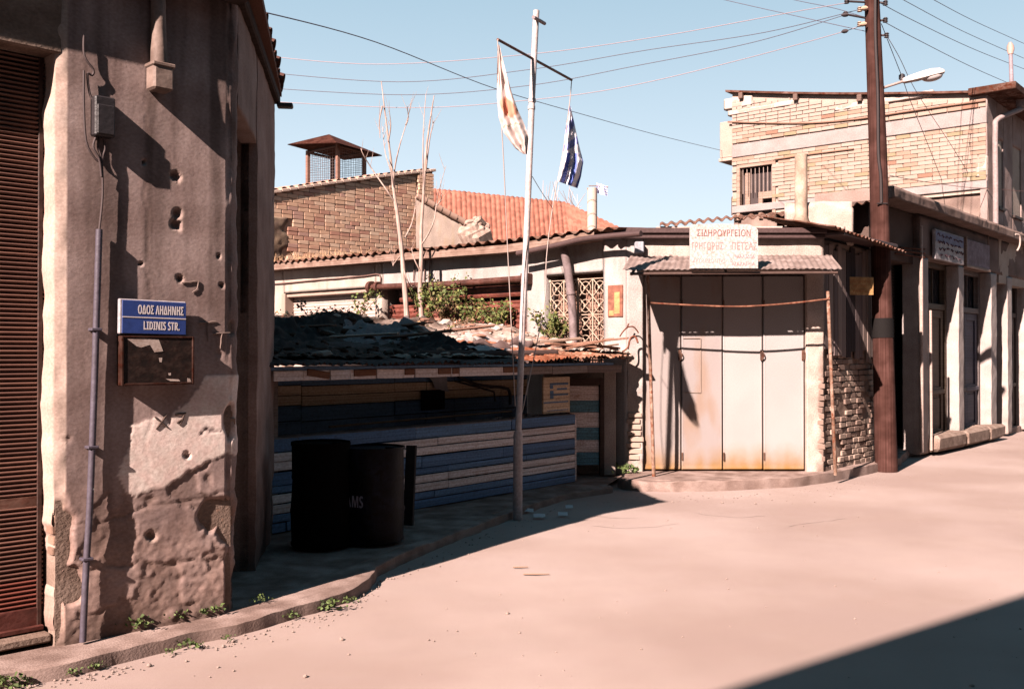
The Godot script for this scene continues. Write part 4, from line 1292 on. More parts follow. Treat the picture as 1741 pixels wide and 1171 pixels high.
	cu.grid(14, 6, func(i: int, j: int): return t * Vector3(lerpf(wd0.x + 0.56, wd1.x - 0.2, i / 14.0 + (0.12 * (1.0 - j / 6.0) if i > 7 else 0.0)), lerpf(4.6, sill_h - 0.18, j / 6.0), -0.22 + 0.025 * sin(i * 1.7)))
	put("curtain", cu, mat(Color(0.50, 0.36, 0.10), 0.9, "upright", Vector3(3, 1, 3)), window)
	var rail := Mb.new()
	var rl := seen([[1245, 336, 23.1], [1255, 331, 23.1], [1280, 327, 22.9], [1318, 323, 22.6], [1350, 317, 22.2]])
	rail.tube(rl, [0.024], 6)
	rail.tube([rl[0], at(1245, 366, 23.1)], [0.02], 6)
	rail.tube([rl[3], at(1328, 360, 22.6)], [0.02], 6)
	rail.tube([rl[4], at(1336, 360, 22.3)], [0.014], 6)
	put("balcony_rail", rail, metal(Color(0.16, 0.10, 0.085)), o)
	# closet built out on the far edge
	var cl := Mb.new()
	var c0 := local(t, 1245, 268)
	cl.box(t, Vector3(left - 0.34, c0.y + 0.03, -0.7), Vector3(left - 0.005, c0.y + 0.86, -0.05), 0.015)
	cl.box(t, Vector3(left - 0.36, c0.y - 0.05, -0.72), Vector3(left - 0.003, c0.y + 0.027, -0.03), 0.01)
	put("closet", cl, plaster(Color(0.52, 0.39, 0.34)), o)
	# pipes and cables on the gable
	var pi_ := Mb.new()
	var pl1 := []
	for p in [[1238, 207], [1300, 209], [1380, 209], [1460, 202], [1560, 187], [1676, 171]]:
		pl1.append(t * local(t, p[0], p[1], 0.035))
	pi_.tube(curve_points(pl1, 5), [0.02], 6)
	var pl2 := []
	for p in [[1318, 271], [1380, 262], [1452, 253]]:
		pl2.append(t * local(t, p[0], p[1], 0.035))
	pi_.tube(curve_points(pl2, 4), [0.018], 6)
	put("conduit", pi_, metal(Color(0.27, 0.15, 0.105)), o)
	# downpipe at the corner
	var dp := Mb.new()
	dp.tube(curve_points([tr * Vector3(8.75, 6.58, 0.42), tr * Vector3(8.7, 6.42, 0.42), tr * Vector3(8.15, 6.15, 0.12), tr * Vector3(8.05, 5.9, 0.09), tr * Vector3(8.05, 5.0, 0.09), tr * Vector3(8.05, 4.1, 0.09)], 5), [0.052], 10)
	dp.box(tr, Vector3(8.62, 6.42, 0.32), Vector3(8.88, 6.60, 0.52), 0.02)
	put("rain_pipe", dp, metal(Color(0.38, 0.30, 0.30), 0.7), o)
	# shuttered windows on the street face
	for q in [[8.5, 8.98, 4.5, 5.86], [9.72, 10.42, 4.46, 5.9]]:
		var wn := Mb.new()
		wn.box(tr, Vector3(q[0], q[2], -0.28), Vector3(q[1], q[3], -0.2), 0.0)
		wn.box(tr, Vector3(q[0], q[2], -0.2), Vector3(q[0] + 0.05, q[3], -0.02), 0.004)
		wn.box(tr, Vector3(q[1] - 0.05, q[2], -0.2), Vector3(q[1], q[3], -0.02), 0.004)
		wn.box(tr, Vector3(q[0], q[2] - 0.06, -0.2), Vector3(q[1], q[2], 0.05), 0.008)
		var wo := put("window", wn, painted_wood(Color(0.06, 0.04, 0.036)), o)
		for s in 2:
			var x0: float = lerpf(q[0] + 0.055, q[1] - 0.055, s * 0.5) + 0.004
			var x1: float = lerpf(q[0] + 0.055, q[1] - 0.055, s * 0.5 + 0.5) - 0.004
			var lv := Mb.new()
			var hh: float = q[2] + 0.03
			while hh < q[3] - 0.03:
				lv.box(Transform3D(tr.basis.rotated(tr.basis.x, 0.5), tr * Vector3(0, hh, -0.12)), Vector3(x0, 0, 0), Vector3(x1, 0.045, 0.008))
				hh += 0.055
			put("shutter", lv, painted_wood(Color(0.10, 0.065, 0.05)), wo)

# ---------------------------------------------------------------- houses behind the yard wall
func yard_houses() -> void:
	var corner := at(735, 400, 23.0)
	var t := frame(Vector3(corner.x, 0, corner.z), 45)
	var o := thing("old_brick_house", "old reddish brick house with a sloping tiled parapet behind the yard wall", "house", t.origin)
	var pts := []
	for p in [[735, 291], [640, 302], [560, 313], [500, 322], [465, 328], [420, 336]]:
		pts.append(local(t, p[0], p[1]))
	var top := func(u: float) -> float:
		for i in pts.size() - 1:
			if u <= pts[i].x and u >= pts[i + 1].x:
				return lerpf(pts[i + 1].y, pts[i].y, (u - pts[i + 1].x) / (pts[i].x - pts[i + 1].x))
		return pts[-1].y if u < pts[-1].x else pts[0].y
	var end: float = pts[-1].x
	var w := Mb.new()
	w.grid(40, 14, func(i: int, j: int):
		var u := lerpf(end, 0.0, i / 40.0)
		var h := lerpf(2.6, top.call(u), j / 14.0)
		return t * Vector3(u, h, -0.015 + nz(u, h, 2.0, 2.0) * 0.01), func(i: int, j: int): return Color(0.56, 0.38, 0.28) * (1.0 + nz(i * 0.2, j * 0.2, 4.0, 1.0) * 0.2))
	w.grid(6, 14, func(i: int, j: int): return t * Vector3(0.0, lerpf(2.6, top.call(0.0), j / 14.0), -i * 0.6), func(_i: int, _j: int): return Color(0.5, 0.37, 0.29), true)
	w.box(t, Vector3(end, 2.4, -4.0), Vector3(-0.03, 4.4, -0.07), 0.0, Color(0.4, 0.3, 0.25))
	# rough plaster skirting and the torn patch on the left
	relief(w, t, end, -0.02, 2.6, 3.52, 0.05, func(u: float, h: float): return 0.03 + rough_wall(u, h) * 2.0 - maxf(0.0, h - 3.4 + nz(u, 0, 0, 1.6) * 0.16) * 0.35, stained(Color(0.52, 0.40, 0.34), 40.0))
	relief(w, t, -4.9, -3.75, 3.5, 4.35, 0.04, func(u: float, h: float): return 0.035 + rough_wall(u, h) * 3.0 - clampf((u + 3.95 + nz(h, 0, 3.0, 2.5) * 0.25) * 0.6, 0, 0.1), func(u: float, h: float): return Color(0.42, 0.31, 0.22).lerp(Color(0.16, 0.11, 0.09), clampf(0.3 + nz(u, h, 17.0, 2.6) * 1.3, 0, 1)))
	put("wall", w, mat(Color(1, 1, 1), 0.95, "grit", Vector3.ONE * 2.0, "soft", 0.5, "n_grit", 1.0), o)
	var bm := []
	for c in [Color(0.52, 0.28, 0.21), Color(0.60, 0.36, 0.26), Color(0.68, 0.44, 0.31), Color(0.72, 0.50, 0.37), Color(0.52, 0.32, 0.26), Color(0.76, 0.55, 0.41)]:
		bm.append(mat(c, 0.9, "grit", Vector3.ONE * 2.5))
	brick_wall(o, t, -4.6, -0.5, 3.5, 0.084, 0.26, top, func(u: float, h: float): return u < -3.85 + nz(h, 0, 0, 2.0) * 0.2 and h < 4.3, bm, 290, 0.016)
	brick_wall(o, t, -0.48, 0.0, 3.3, 0.084, 0.22, top, func(_u, _h): return false, bm, 60, 0.06)
	# tiles and mortar along the parapet
	var cp := Mb.new()
	for i in 26:
		var u0 := lerpf(end, 0.06, i / 26.0)
		var u1 := lerpf(end, 0.06, (i + 1) / 26.0)
		var h: float = top.call((u0 + u1) * 0.5)
		cp.box(Transform3D(t.basis.rotated(t.basis.z, 0.19), t * Vector3((u0 + u1) * 0.5, h + 0.015, 0)), Vector3(-(u1 - u0) * 0.5, -0.03, -0.25), Vector3((u1 - u0) * 0.5, 0.035, 0.07), 0.012)
	put("mortar_coping", cp, plaster(Color(0.60, 0.46, 0.39)), o)
	var tile := Mb.new()
	tile.grid(8, 3, func(i: int, j: int):
		var a := PI * i / 8.0
		var r := 0.085 + 0.012 * j / 3.0
		return Vector3(cos(a) * r, sin(a) * r * 0.7, -0.36 * j / 3.0))
	var tm := tile.done()
	for i in 24:
		var u := lerpf(end + 0.3, -0.1, i / 23.0) + rng.randf_range(-0.03, 0.03)
		piece("roof_tile", tm, mat(Color(0.50, 0.29, 0.22) if rng.randf() < 0.7 else Color(0.36, 0.20, 0.15), 0.9, "grit", Vector3.ONE * 3.0), Transform3D(t.basis.rotated(Vector3.UP, rng.randf_range(-0.15, 0.15)), t * Vector3(u, top.call(u) + 0.03, -0.02)), o)
	# roof shelter: a wire cage under a bent metal sheet
	var s := thing("roof_shelter", "small rooftop shelter of wooden posts and wire mesh under a rusty sheet", "shelter", at(570, 305, 23.4))
	var posts := [[523, 303, 262, 23.4], [574, 303, 250, 22.9], [619, 296, 262, 23.7], [565, 300, 272, 24.3]]
	for p in posts:
		var mb := Mb.new()
		var a := at(p[0], p[1] + 14, p[3])
		var b := Vector3(a.x, at(p[0], p[2] - 6, p[3]).y, a.z)
		mb.box(Transform3D(t.basis, Vector3(a.x, 0, a.z)), Vector3(-0.04, a.y, -0.04), Vector3(0.04, b.y, 0.04), 0.006)
		put("post", mb, painted_wood(Color(0.34, 0.19, 0.15)), s)
	var ring := [posts[0], posts[1], posts[2], posts[3], posts[0]]
	var be := Mb.new()
	var wm := Mb.new()
	for k in 4:
		var p: Array = ring[k]
		var q: Array = ring[k + 1]
		var a := at(p[0], p[2] - 3, p[3])
		var b := at(q[0], q[2] - 3, q[3])
		be.tube([a, b], [0.035], 4)
		var a0 := at(p[0], p[1] + 8, p[3])
		var b0 := at(q[0], q[1] + 8, q[3])
		for i in 13:
			wm.tube([a0.lerp(b0, i / 12.0), a.lerp(b, i / 12.0)], [0.004], 3, false)
		for i in 12:
			wm.tube([a0.lerp(a, i / 12.0), b0.lerp(b, i / 12.0)], [0.004], 3, false)
	put("beam", be, painted_wood(Color(0.16, 0.10, 0.09)), s)
	put("wire_mesh", wm, metal(Color(0.20, 0.15, 0.15)), s)
	var sheet := Mb.new()
	var eL := at(488, 246, 23.3)
	var eF := at(572, 243, 22.4)
	var eR := at(650, 265, 24.0)
	var eB := at(585, 272, 25.0)
	var ap := at(559, 229, 23.4)
	for d in [0.0, 0.012]:
		var y := Vector3(0, d, 0)
		sheet.tri(eL + y, ap + y, eF + y)
		sheet.tri(eF + y, ap + y, eR + y)
		sheet.tri(eR + y, ap + y, eB + y)
		sheet.tri(eB + y, ap + y, eL + y)
	put("roof_sheet", sheet, metal(Color(0.12, 0.05, 0.036), 0.8, "rust"), s)
	# house with the white gable and house with the red tiled roof
	var gw := frame(at(735, 420, 22.6) * Vector3(1, 0, 1), 62)
	var g := thing("white_gable_house", "low house with a whitewashed sloping gable beside the brick house", "house", gw.origin)
	var gm := Mb.new()
	var q0 := local(gw, 736, 352)
	var q1 := local(gw, 792, 385)
	var q2 := local(gw, 838, 412)
	gm.grid(30, 10, func(i: int, j: int):
		var u := lerpf(-0.4, q2.x, i / 30.0)
		var hi := q0.y + (q1.y - q0.y) * (u - q0.x) / (q1.x - q0.x)
		if u > q1.x:
			hi = lerpf(q1.y, q2.y, (u - q1.x) / (q2.x - q1.x))
		var h := lerpf(2.6, hi, j / 10.0)
		return gw * Vector3(u, h, nz(u, h, 2.0, 3.0) * 0.03), func(i: int, j: int):
			var c := Color(0.60, 0.49, 0.42).lerp(Color(0.58, 0.40, 0.20), clampf(nz(i * 0.25, j * 0.5, 6.0, 1.0) * 1.2 - 0.2, 0, 0.6))
			return c)
	put("wall", gm, plaster(Color(1, 1, 1)), g)
	var ce := Mb.new()
	var d0 := gw * Vector3(q0.x - 0.4, q0.y + 0.22, 0)
	var d1 := gw * Vector3(q1.x + 0.1, q1.y + 0.03, 0)
	for k in 7:
		var a := d0.lerp(d1, k / 7.0)
		var b := d0.lerp(d1, (k + 1) / 7.0 + 0.02)
		ce.tube([a + Vector3(0, rng.randf_range(-0.01, 0.02), 0), b], [0.075, 0.09], 7)
	put("coping", ce, mat(Color(0.44, 0.29, 0.23), 0.9, "grit", Vector3.ONE * 2.0), g)
	var lump := Mb.new()
	for k in 16:
		var c := at(rng.randf_range(792, 822), rng.randf_range(372, 402), 22.3 + rng.randf_range(-0.1, 0.2))
		var r := rng.randf_range(0.08, 0.2)
		lump.box(Transform3D(Basis.from_euler(Vector3(rng.randf() * 3, rng.randf() * 3, rng.randf() * 3)), c), Vector3(-r, -r * 0.4, -r * 0.8), Vector3(r, r * 0.4, r * 0.8), r * 0.3)
	for k in 3:
		var c := at(800 + k * 8, 398 + k * 4, 22.2)
		lump.box(Transform3D(Basis.from_euler(Vector3(0.2, 0.4 * k, 0.5)), c), Vector3(-0.25, -0.2, -0.2), Vector3(0.25, 0.2, 0.2), 0.06)
	put("broken_masonry", lump, mat(Color(0.55, 0.42, 0.36), 0.95, "grit", Vector3.ONE * 1.6, "blotch", 1.2, "n_grit", 1.2), g)
	var red := thing("red_roof_house", "house with a broad red tiled roof behind the workshop", "house", at(880, 430, 26.0) * Vector3(1, 0, 1))
	var r0 := at(700, 436, 24.2)
	var r1 := at(1060, 412, 26.6)
	var t0 := at(700, 324, 29.0)
	var t1 := at(960, 350, 30.4)
	var t2 := at(1062, 398, 27.4)
	var rm := Mb.new()
	var nu := 300
	var nv := 120
	var nn := (r1 - r0).cross(t0 - r0).normalized()
	if nn.y < 0:
		nn = -nn
	rm.grid(nu, nv, func(i: int, j: int):
		var u := float(i) / nu
		var v := float(j) / nv
		var hi := t0.lerp(t1, u / 0.72) if u < 0.72 else t1.lerp(t2, (u - 0.72) / 0.28)
		var course := v * 24.0
		var p := r0.lerp(r1, u).lerp(hi, v)
		return p + nn * (0.035 * absf(sin(PI * u * 44.0)) + 0.11 * (1.0 - fposmod(course, 1.0)) + nz(u * 20.0, floorf(course), 3.0) * 0.02),
		func(i: int, j: int):
			var id := int(i / 6.82) * 131 + int(j / 5.0) * 977
			var k := 0.74 + 0.5 * fposmod(sin(float(id)) * 4375.85, 1.0) + nz(i * 0.02, j * 0.03, 8.0, 1.0) * 0.12
			return Color(0.37 * k, 0.155 * k, 0.112 * k))
	tag(put("roof_tiles", rm, mat(Color(1, 1, 1), 0.9, "grit", Vector3.ONE * 2.0), red), "", "", "", "stuff")
	var rw := Mb.new()
	rw.quad(r0 - Vector3(0, 3.5, 0), r0 - Vector3(0, 0.1, 0), r1 - Vector3(0, 0.1, 0), r1 - Vector3(0, 3.5, 0))
	rw.tri(t0, Vector3(t0.x, 2.0, t0.z), Vector3(r0.x, 2.0, r0.z))
	rw.tri(t0, Vector3(r0.x, 2.0, r0.z), r0)
	put("wall", rw, plaster(Color(0.5, 0.4, 0.35)), red)
	var ridge := Mb.new()
	for seg in [[t0, t1], [t1, t2]]:
		for k in 16:
			ridge.tube([(seg[0] as Vector3).lerp(seg[1], k / 16.0), (seg[0] as Vector3).lerp(seg[1], (k + 1.15) / 16.0)], [0.085, 0.10], 8)
	put("ridge_tiles", ridge, mat(Color(0.55, 0.24, 0.17), 0.9, "grit", Vector3.ONE * 2.0), red)
	var ch := Mb.new()
	ch.tube([at(1007, 400, 17.2), at(1007, 322, 17.2), at(1007, 320, 17.2)], [0.085, 0.085, 0.1], 16)
	alone("roof_chimney", ch, mat(Color(0.62, 0.49, 0.42), 0.9, "grit", Vector3.ONE * 2.0), at(1007, 400, 17.2), "slim cream chimney pipe on the roof in front of the red tiles", "chimney")
	var fl := Mb.new()
	fl.grid(6, 4, func(i: int, j: int): return at(1014 + i * 3.2, 311 + (4 - j) * 4.2 + i * 0.9, 17.2 + 0.03 * sin(i * 1.3)))
	var im := Image.create(32, 20, false, Image.FORMAT_RGB8)
	im.fill(Color(0.85, 0.82, 0.85))
	for k in 4:
		im.fill_rect(Rect2i(0, k * 5 + 2, 32, 2), Color(0.45, 0.5, 0.72))
	var fm := StandardMaterial3D.new()
	fm.albedo_texture = ImageTexture.create_from_image(im)
	fm.roughness = 0.9
	var tf := thing("small_flag", "tiny blue and white striped flag beside the slim roof chimney", "flag", at(1012, 325, 17.2))
	put("cloth", fl, fm, tf)
	var fp := Mb.new()
	fp.tube([at(1001, 316, 17.2), at(1016, 316, 17.2), at(1034, 318, 17.22)], [0.008], 4)
	put("stick", fp, metal(Color(0.3, 0.18, 0.15)), tf)

# ---------------------------------------------------------------- the low guard post in the yard
var tk: Transform3D

func guard_post() -> void:
	tk = frame(gnd(978, 817, 0.0), 39)
	var o := thing("guard_post", "low wooden guard post boarded in blue and white stripes under a sheet metal roof", "guard post", tk.origin)
	var blue := [painted_wood(Color(0.165, 0.31, 0.57)), painted_wood(Color(0.14, 0.27, 0.51)), painted_wood(Color(0.19, 0.35, 0.61))]
	var white := [painted_wood(Color(1.22, 1.05, 1.04)), painted_wood(Color(1.12, 0.96, 0.95)), painted_wood(Color(1.3, 1.14, 1.14))]
	var cream := [painted_wood(Color(0.95, 0.73, 0.52)), painted_wood(Color(0.86, 0.66, 0.46)), painted_wood(Color(1.04, 0.81, 0.60))]
	# counter boards
	var rows := [[0.83, 0.12, 0], [0.705, 0.082, 1], [0.62, 0.088, 1], [0.528, 0.122, 0], [0.402, 0.068, 0], [0.33, 0.085, 1], [0.242, 0.085, 1], [0.153, 0.075, 0], [0.075, 0.09, 0]]
	for r in rows:
		var u := 0.0
		while u > -4.9:
			var w := rng.randf_range(1.1, 1.9) if u < 0.0 else rng.randf_range(0.9, 1.5)
			var mb := Mb.new()
			mb.box(Transform3D(tk.basis.rotated(tk.basis.z, rng.randf_range(-0.004, 0.004)), tk * Vector3(u, r[0], rng.randf_range(-0.004, 0.006))), Vector3(-w + 0.006, -r[1] + 0.005, -0.022), Vector3(0, -0.003, 0.0), 0.004)
			put("board", mb, blue[rng.randi() % 3] if r[2] == 0 else white[rng.randi() % 3], o)
			u -= w
	# counter top: cracked dirty shelf, end board
	var ct := Mb.new()
	ct.box(tk, Vector3(-4.9, 0.80, -0.24), Vector3(0.0, 0.836, -0.004), 0.008)
	for k in 14:
		var q := tk * Vector3(rng.randf_range(-2.0, -0.05), 0.845, rng.randf_range(-0.2, -0.03))
		var s := rng.randf_range(0.01, 0.03)
		ct.box(Transform3D(Basis.from_euler(Vector3(0.2, rng.randf() * 3.0, 0.3)), q), Vector3(-s * 1.6, -s * 0.5, -s), Vector3(s * 1.6, s * 0.5, s), s * 0.3)
	put("counter_top", ct, mat(Color(0.34, 0.26, 0.24), 0.9, "grit", Vector3.ONE * 2.0, "blotch", 1.2), o)
	var en := Mb.new()
	en.box(tk, Vector3(0.002, 0.0, -0.95), Vector3(0.03, 0.80, 0.0), 0.004)
	put("end_board", en, white[1], o)
	# back wall
	var u := 0.3
	for w in [0.55, 0.9, 0.5, 0.52, 1.35, 1.1, 0.9]:
		var sh := rng.randf_range(-0.02, 0.02)
		for r in [[1.27, 1.42, 0], [1.165, 1.262, 1], [1.06, 1.158, 1], [0.90, 1.05, 0], [0.72, 0.89, 0], [0.5, 0.71, 0]]:
			var mb := Mb.new()
			mb.box(tk, Vector3(u - w + 0.005, r[0] + sh, -1.02), Vector3(u, r[1] + sh, -1.0 + rng.randf_range(-0.004, 0.006)), 0.004)
			put("back_board", mb, cream[rng.randi() % 3] if r[2] == 1 else blue[rng.randi() % 3], o)
		u -= w
	var bk := Mb.new()
	bk.box(tk, Vector3(-5.3, 0.0, -1.1), Vector3(0.3, 1.4, -1.03))
	bk.box(tk, Vector3(-5.3, 0.0, -1.0), Vector3(-5.25, 1.4, 0.0))
	put("back_panel", bk, mat(Color(0.03, 0.025, 0.025)), o)
	# small things on the back wall: rail, dark hatch, torn paper, bent pipe
	var rl := Mb.new()
	rl.tube([tk * Vector3(-3.7, 0.87, -0.35), tk * Vector3(-2.2, 0.885, -0.35), tk * Vector3(-0.9, 0.90, -0.3)], [0.012], 6)
	put("lath", rl, painted_wood(Color(0.32, 0.22, 0.16)), o)
	var ha := Mb.new()
	ha.box(tk, Vector3(-1.75, 0.92, -0.985), Vector3(-1.35, 1.16, -0.97), 0.004)
	put("hatch", ha, mat(Color(0.012, 0.01, 0.012), 0.8, ""), o)
	var tp := Mb.new()
	tp.grid(5, 5, func(i: int, j: int): return tk * Vector3(-1.55 + 0.28 * i / 5.0 - 0.02 * j, 1.18 + 0.17 * j / 5.0 - 0.012 * i * (1.0 - j / 5.0), -0.96 + 0.02 * sin(i * 2.0 + j)))
	put("torn_sheet", tp, mat(Color(0.42, 0.40, 0.42), 0.9, "grit", Vector3.ONE * 4.0), o)
	var bp := Mb.new()
	bp.tube(curve_points([tk * Vector3(-1.2, 1.32, -0.9), tk * Vector3(-0.95, 1.21, -0.8), tk * Vector3(-0.6, 1.17, -0.7), tk * Vector3(-0.45, 1.12, -0.7), tk * Vector3(-0.43, 0.95, -0.7)], 4), [0.02], 7)
	bp.tube([tk * Vector3(-1.25, 1.26, -0.9), tk * Vector3(-0.75, 1.12, -0.7), tk * Vector3(-0.73, 1.0, -0.7)], [0.013], 6)
	put("bent_pipe", bp, metal(Color(0.05, 0.035, 0.035)), o)
	# panel with a blue key pattern, then the striped door
	var kp := Mb.new()
	var k0 := local(tk, 924, 704, -0.1)
	var k1 := local(tk, 969, 640, -0.1)
	kp.box(tk, Vector3(k0.x, k0.y, -0.125), Vector3(k1.x, k1.y, -0.1), 0.003)
	var panel := put("key_panel", kp, cream[2], o)
	var ky := Mb.new()
	for s in [[935, 650, 966, 655], [935, 655, 940, 661], [947, 659, 964, 663], [935, 668, 966, 673], [935, 664, 941, 678], [924, 681, 966, 686], [930, 695, 966, 699]]:
		var a := local(tk, s[0], s[3], -0.1)
		var b := local(tk, s[2], s[1], -0.1)
		ky.box(tk, Vector3(a.x, a.y, -0.1), Vector3(b.x, b.y, -0.096), 0.001)
	put("key_pattern", ky, blue[0], panel)
	var td := frame(Vector3(at(994, 700, 13.0).x, 0, -13.0), 84)
	var dz := Mb.new()
	var d0 := local(td, 969, 791)
	var d1 := local(td, 1019, 656)
	dz.box(td, Vector3(d0.x - 0.05, 0.0, -0.05), Vector3(d0.x - 0.004, d1.y + 0.10, 0.03), 0.005)
	dz.box(td, Vector3(d1.x + 0.004, 0.0, -0.05), Vector3(d1.x + 0.06, d1.y + 0.10, 0.03), 0.005)
	dz.box(td, Vector3(d0.x - 0.05, d1.y + 0.01, -0.05), Vector3(d1.x + 0.06, d1.y + 0.10, 0.028), 0.005)
	put("door_frame", dz, painted_wood(Color(0.10, 0.055, 0.045)), o)
	var ds := Mb.new()
	ds.box(td, Vector3(d0.x, d0.y, -0.04), Vector3(d1.x, d1.y, -0.022))
	var door := put("door", ds, blue[1], o)
	var ys := [656, 681, 701, 727, 748, 769, 791]
	for k in 6:
		var mb := Mb.new()
		mb.box(td, Vector3(d0.x + 0.002, local(td, 994, ys[k + 1]).y + 0.003, -0.021), Vector3(d1.x - 0.002, local(td, 994, ys[k]).y, -0.008), 0.003)
		put("board", mb, white[2] if k % 2 == 0 else painted_wood(Color(0.20, 0.46, 0.62)), door)
	var wl := Mb.new()
	wl.box(td, Vector3(d1.x + 0.06, 0.0, -0.05), Vector3(d1.x + 0.22, 1.45, 0.0), 0.01)
	wl.box(td, Vector3(d0.x - 0.3, 0.0, -0.4), Vector3(d1.x + 0.2, 1.4, -0.3))
	put("side_panel", wl, plaster(Color(0.5, 0.42, 0.38)), o)
	# post, fascia, beams
	for q in [[-4.62, 0.06]]:
		var mb := Mb.new()
		mb.box(tk, Vector3(q[0], 0.0, -0.12), Vector3(q[0] + 0.07, 1.42, -0.05), 0.006)
		put("post", mb, painted_wood(Color(0.38, 0.29, 0.26)), o)
	var parts := [[465, 516, 1], [516, 562, 2], [562, 596, 1], [596, 641, 2], [641, 686, 1], [686, 706, 2], [706, 742, 1], [742, 768, 2], [768, 782, 2], [782, 852, 1], [852, 884, 2], [884, 940, 3], [940, 1000, 3], [1000, 1058, 4]]
	for q in parts:
		var a := local(tk, q[0], 640, 0.26)
		var b := local(tk, q[1], 640, 0.26)
		var mb := Mb.new()
		var tilt := rng.randf_range(-0.02, 0.02) + (-0.16 if q[0] == 516 else 0.0)
		if q[2] == 2:
			var wb := Mb.new()
			wb.box(tk, Vector3(a.x + 0.003, 1.355, 0.232), Vector3(b.x - 0.003, 1.445, 0.25), 0.004)
			put("fascia_board", wb, white[q[0] % 3], o)
		mb.box(Transform3D(tk.basis.rotated(tk.basis.z, tilt), tk * Vector3((a.x + b.x) * 0.5, 1.405, 0.26)), Vector3((a.x - b.x) * (0.5 if q[2] != 2 else 0.36), -0.05 if q[2] != 2 else -0.022, -0.02), Vector3((b.x - a.x) * 0.5 - 0.006, 0.04, 0.0), 0.004)
		put("fascia_board", mb, [null, white[q[0] % 3], painted_wood(Color(0.30, 0.115, 0.05)), painted_wood(Color(0.40, 0.31, 0.28)), painted_wood(Color(0.27, 0.19, 0.17))][q[2]], o)
	var bf := Mb.new()
	bf.box(tk, Vector3(-5.2, 1.445, 0.18), Vector3(0.5, 1.48, 0.25), 0.006)
	put("fascia_rail", bf, blue[2], o)
	# sheets of the roof
	var greym := metal(Color(0.18, 0.13, 0.125), 0.8, "blotch")
	var rust := metal(Color(0.42, 0.20, 0.13), 0.8, "rust")
	var rust2 := metal(Color(0.50, 0.32, 0.24), 0.8, "rust")
	for q in [[-5.3, -3.9, 0.34, 0.0, greym], [-3.95, -2.5, 0.36, 0.012, greym], [-2.55, -1.25, 0.34, 0.0, greym], [-1.35, -0.5, 0.40, 0.02, rust], [-0.6, 0.25, 0.36, 0.04, rust2], [0.1, 0.80, 0.34, 0.05, rust2]]:
		var mb := Mb.new()
		var rise := 0.06 if q[0] > -1.4 else 0.0
		corrugated(mb, tk * Vector3(q[0], 1.49 + q[3] + rng.randf_range(-0.01, 0.01), q[2]), tk * Vector3(q[1], 1.495 + q[3] + rise * 0.6, q[2] + rng.randf_range(-0.03, 0.03)), tk * Vector3(q[1], 1.70 + q[3] + rise, -1.2), tk * Vector3(q[0], 1.69 + q[3], -1.2), int((q[1] - q[0]) / 0.076), 0.012, 0.08)
		put("roof_sheet", mb, q[4], o)

# ---------------------------------------------------------------- rubble lying on the roof of the guard post
func heap_top(px: float) -> float:
	var l := [[420, 540], [520, 536], [560, 529], [600, 533], [650, 545], [700, 541], [800, 549], [870, 556], [930, 574], [1000, 588], [1075, 603]]
	for i in l.size() - 1:
		if px <= l[i + 1][0]:
			return lerpf(l[i][1], l[i + 1][1], (px - l[i][0]) / (l[i + 1][0] - l[i][0]))
	return 603.0

func heap_point(s: float, q: float) -> Vector3:
	var px := lerpf(425, 1066, s)
	var a := tk * Vector3(local(tk, px, 605, 0.1).x, 1.56, 0.1)
	var l := local(ty, px, heap_top(px), 0.1)
	var b := ty * Vector3(l.x, l.y, 0.1)
	var p := a.lerp(b, q)
	var mid := sin(PI * clampf(q, 0, 1))
	var far := clampf((b - a).length() / 3.0, 0.15, 1.0)
	p.y += mid * far * (nz(p.x, p.z, 1.0, 0.6) * 0.26 + nz(p.x, p.z, 5.0, 1.9) * 0.15) + nz(p.x, p.z, 8.0, 5.0) * 0.03 * far
	return p

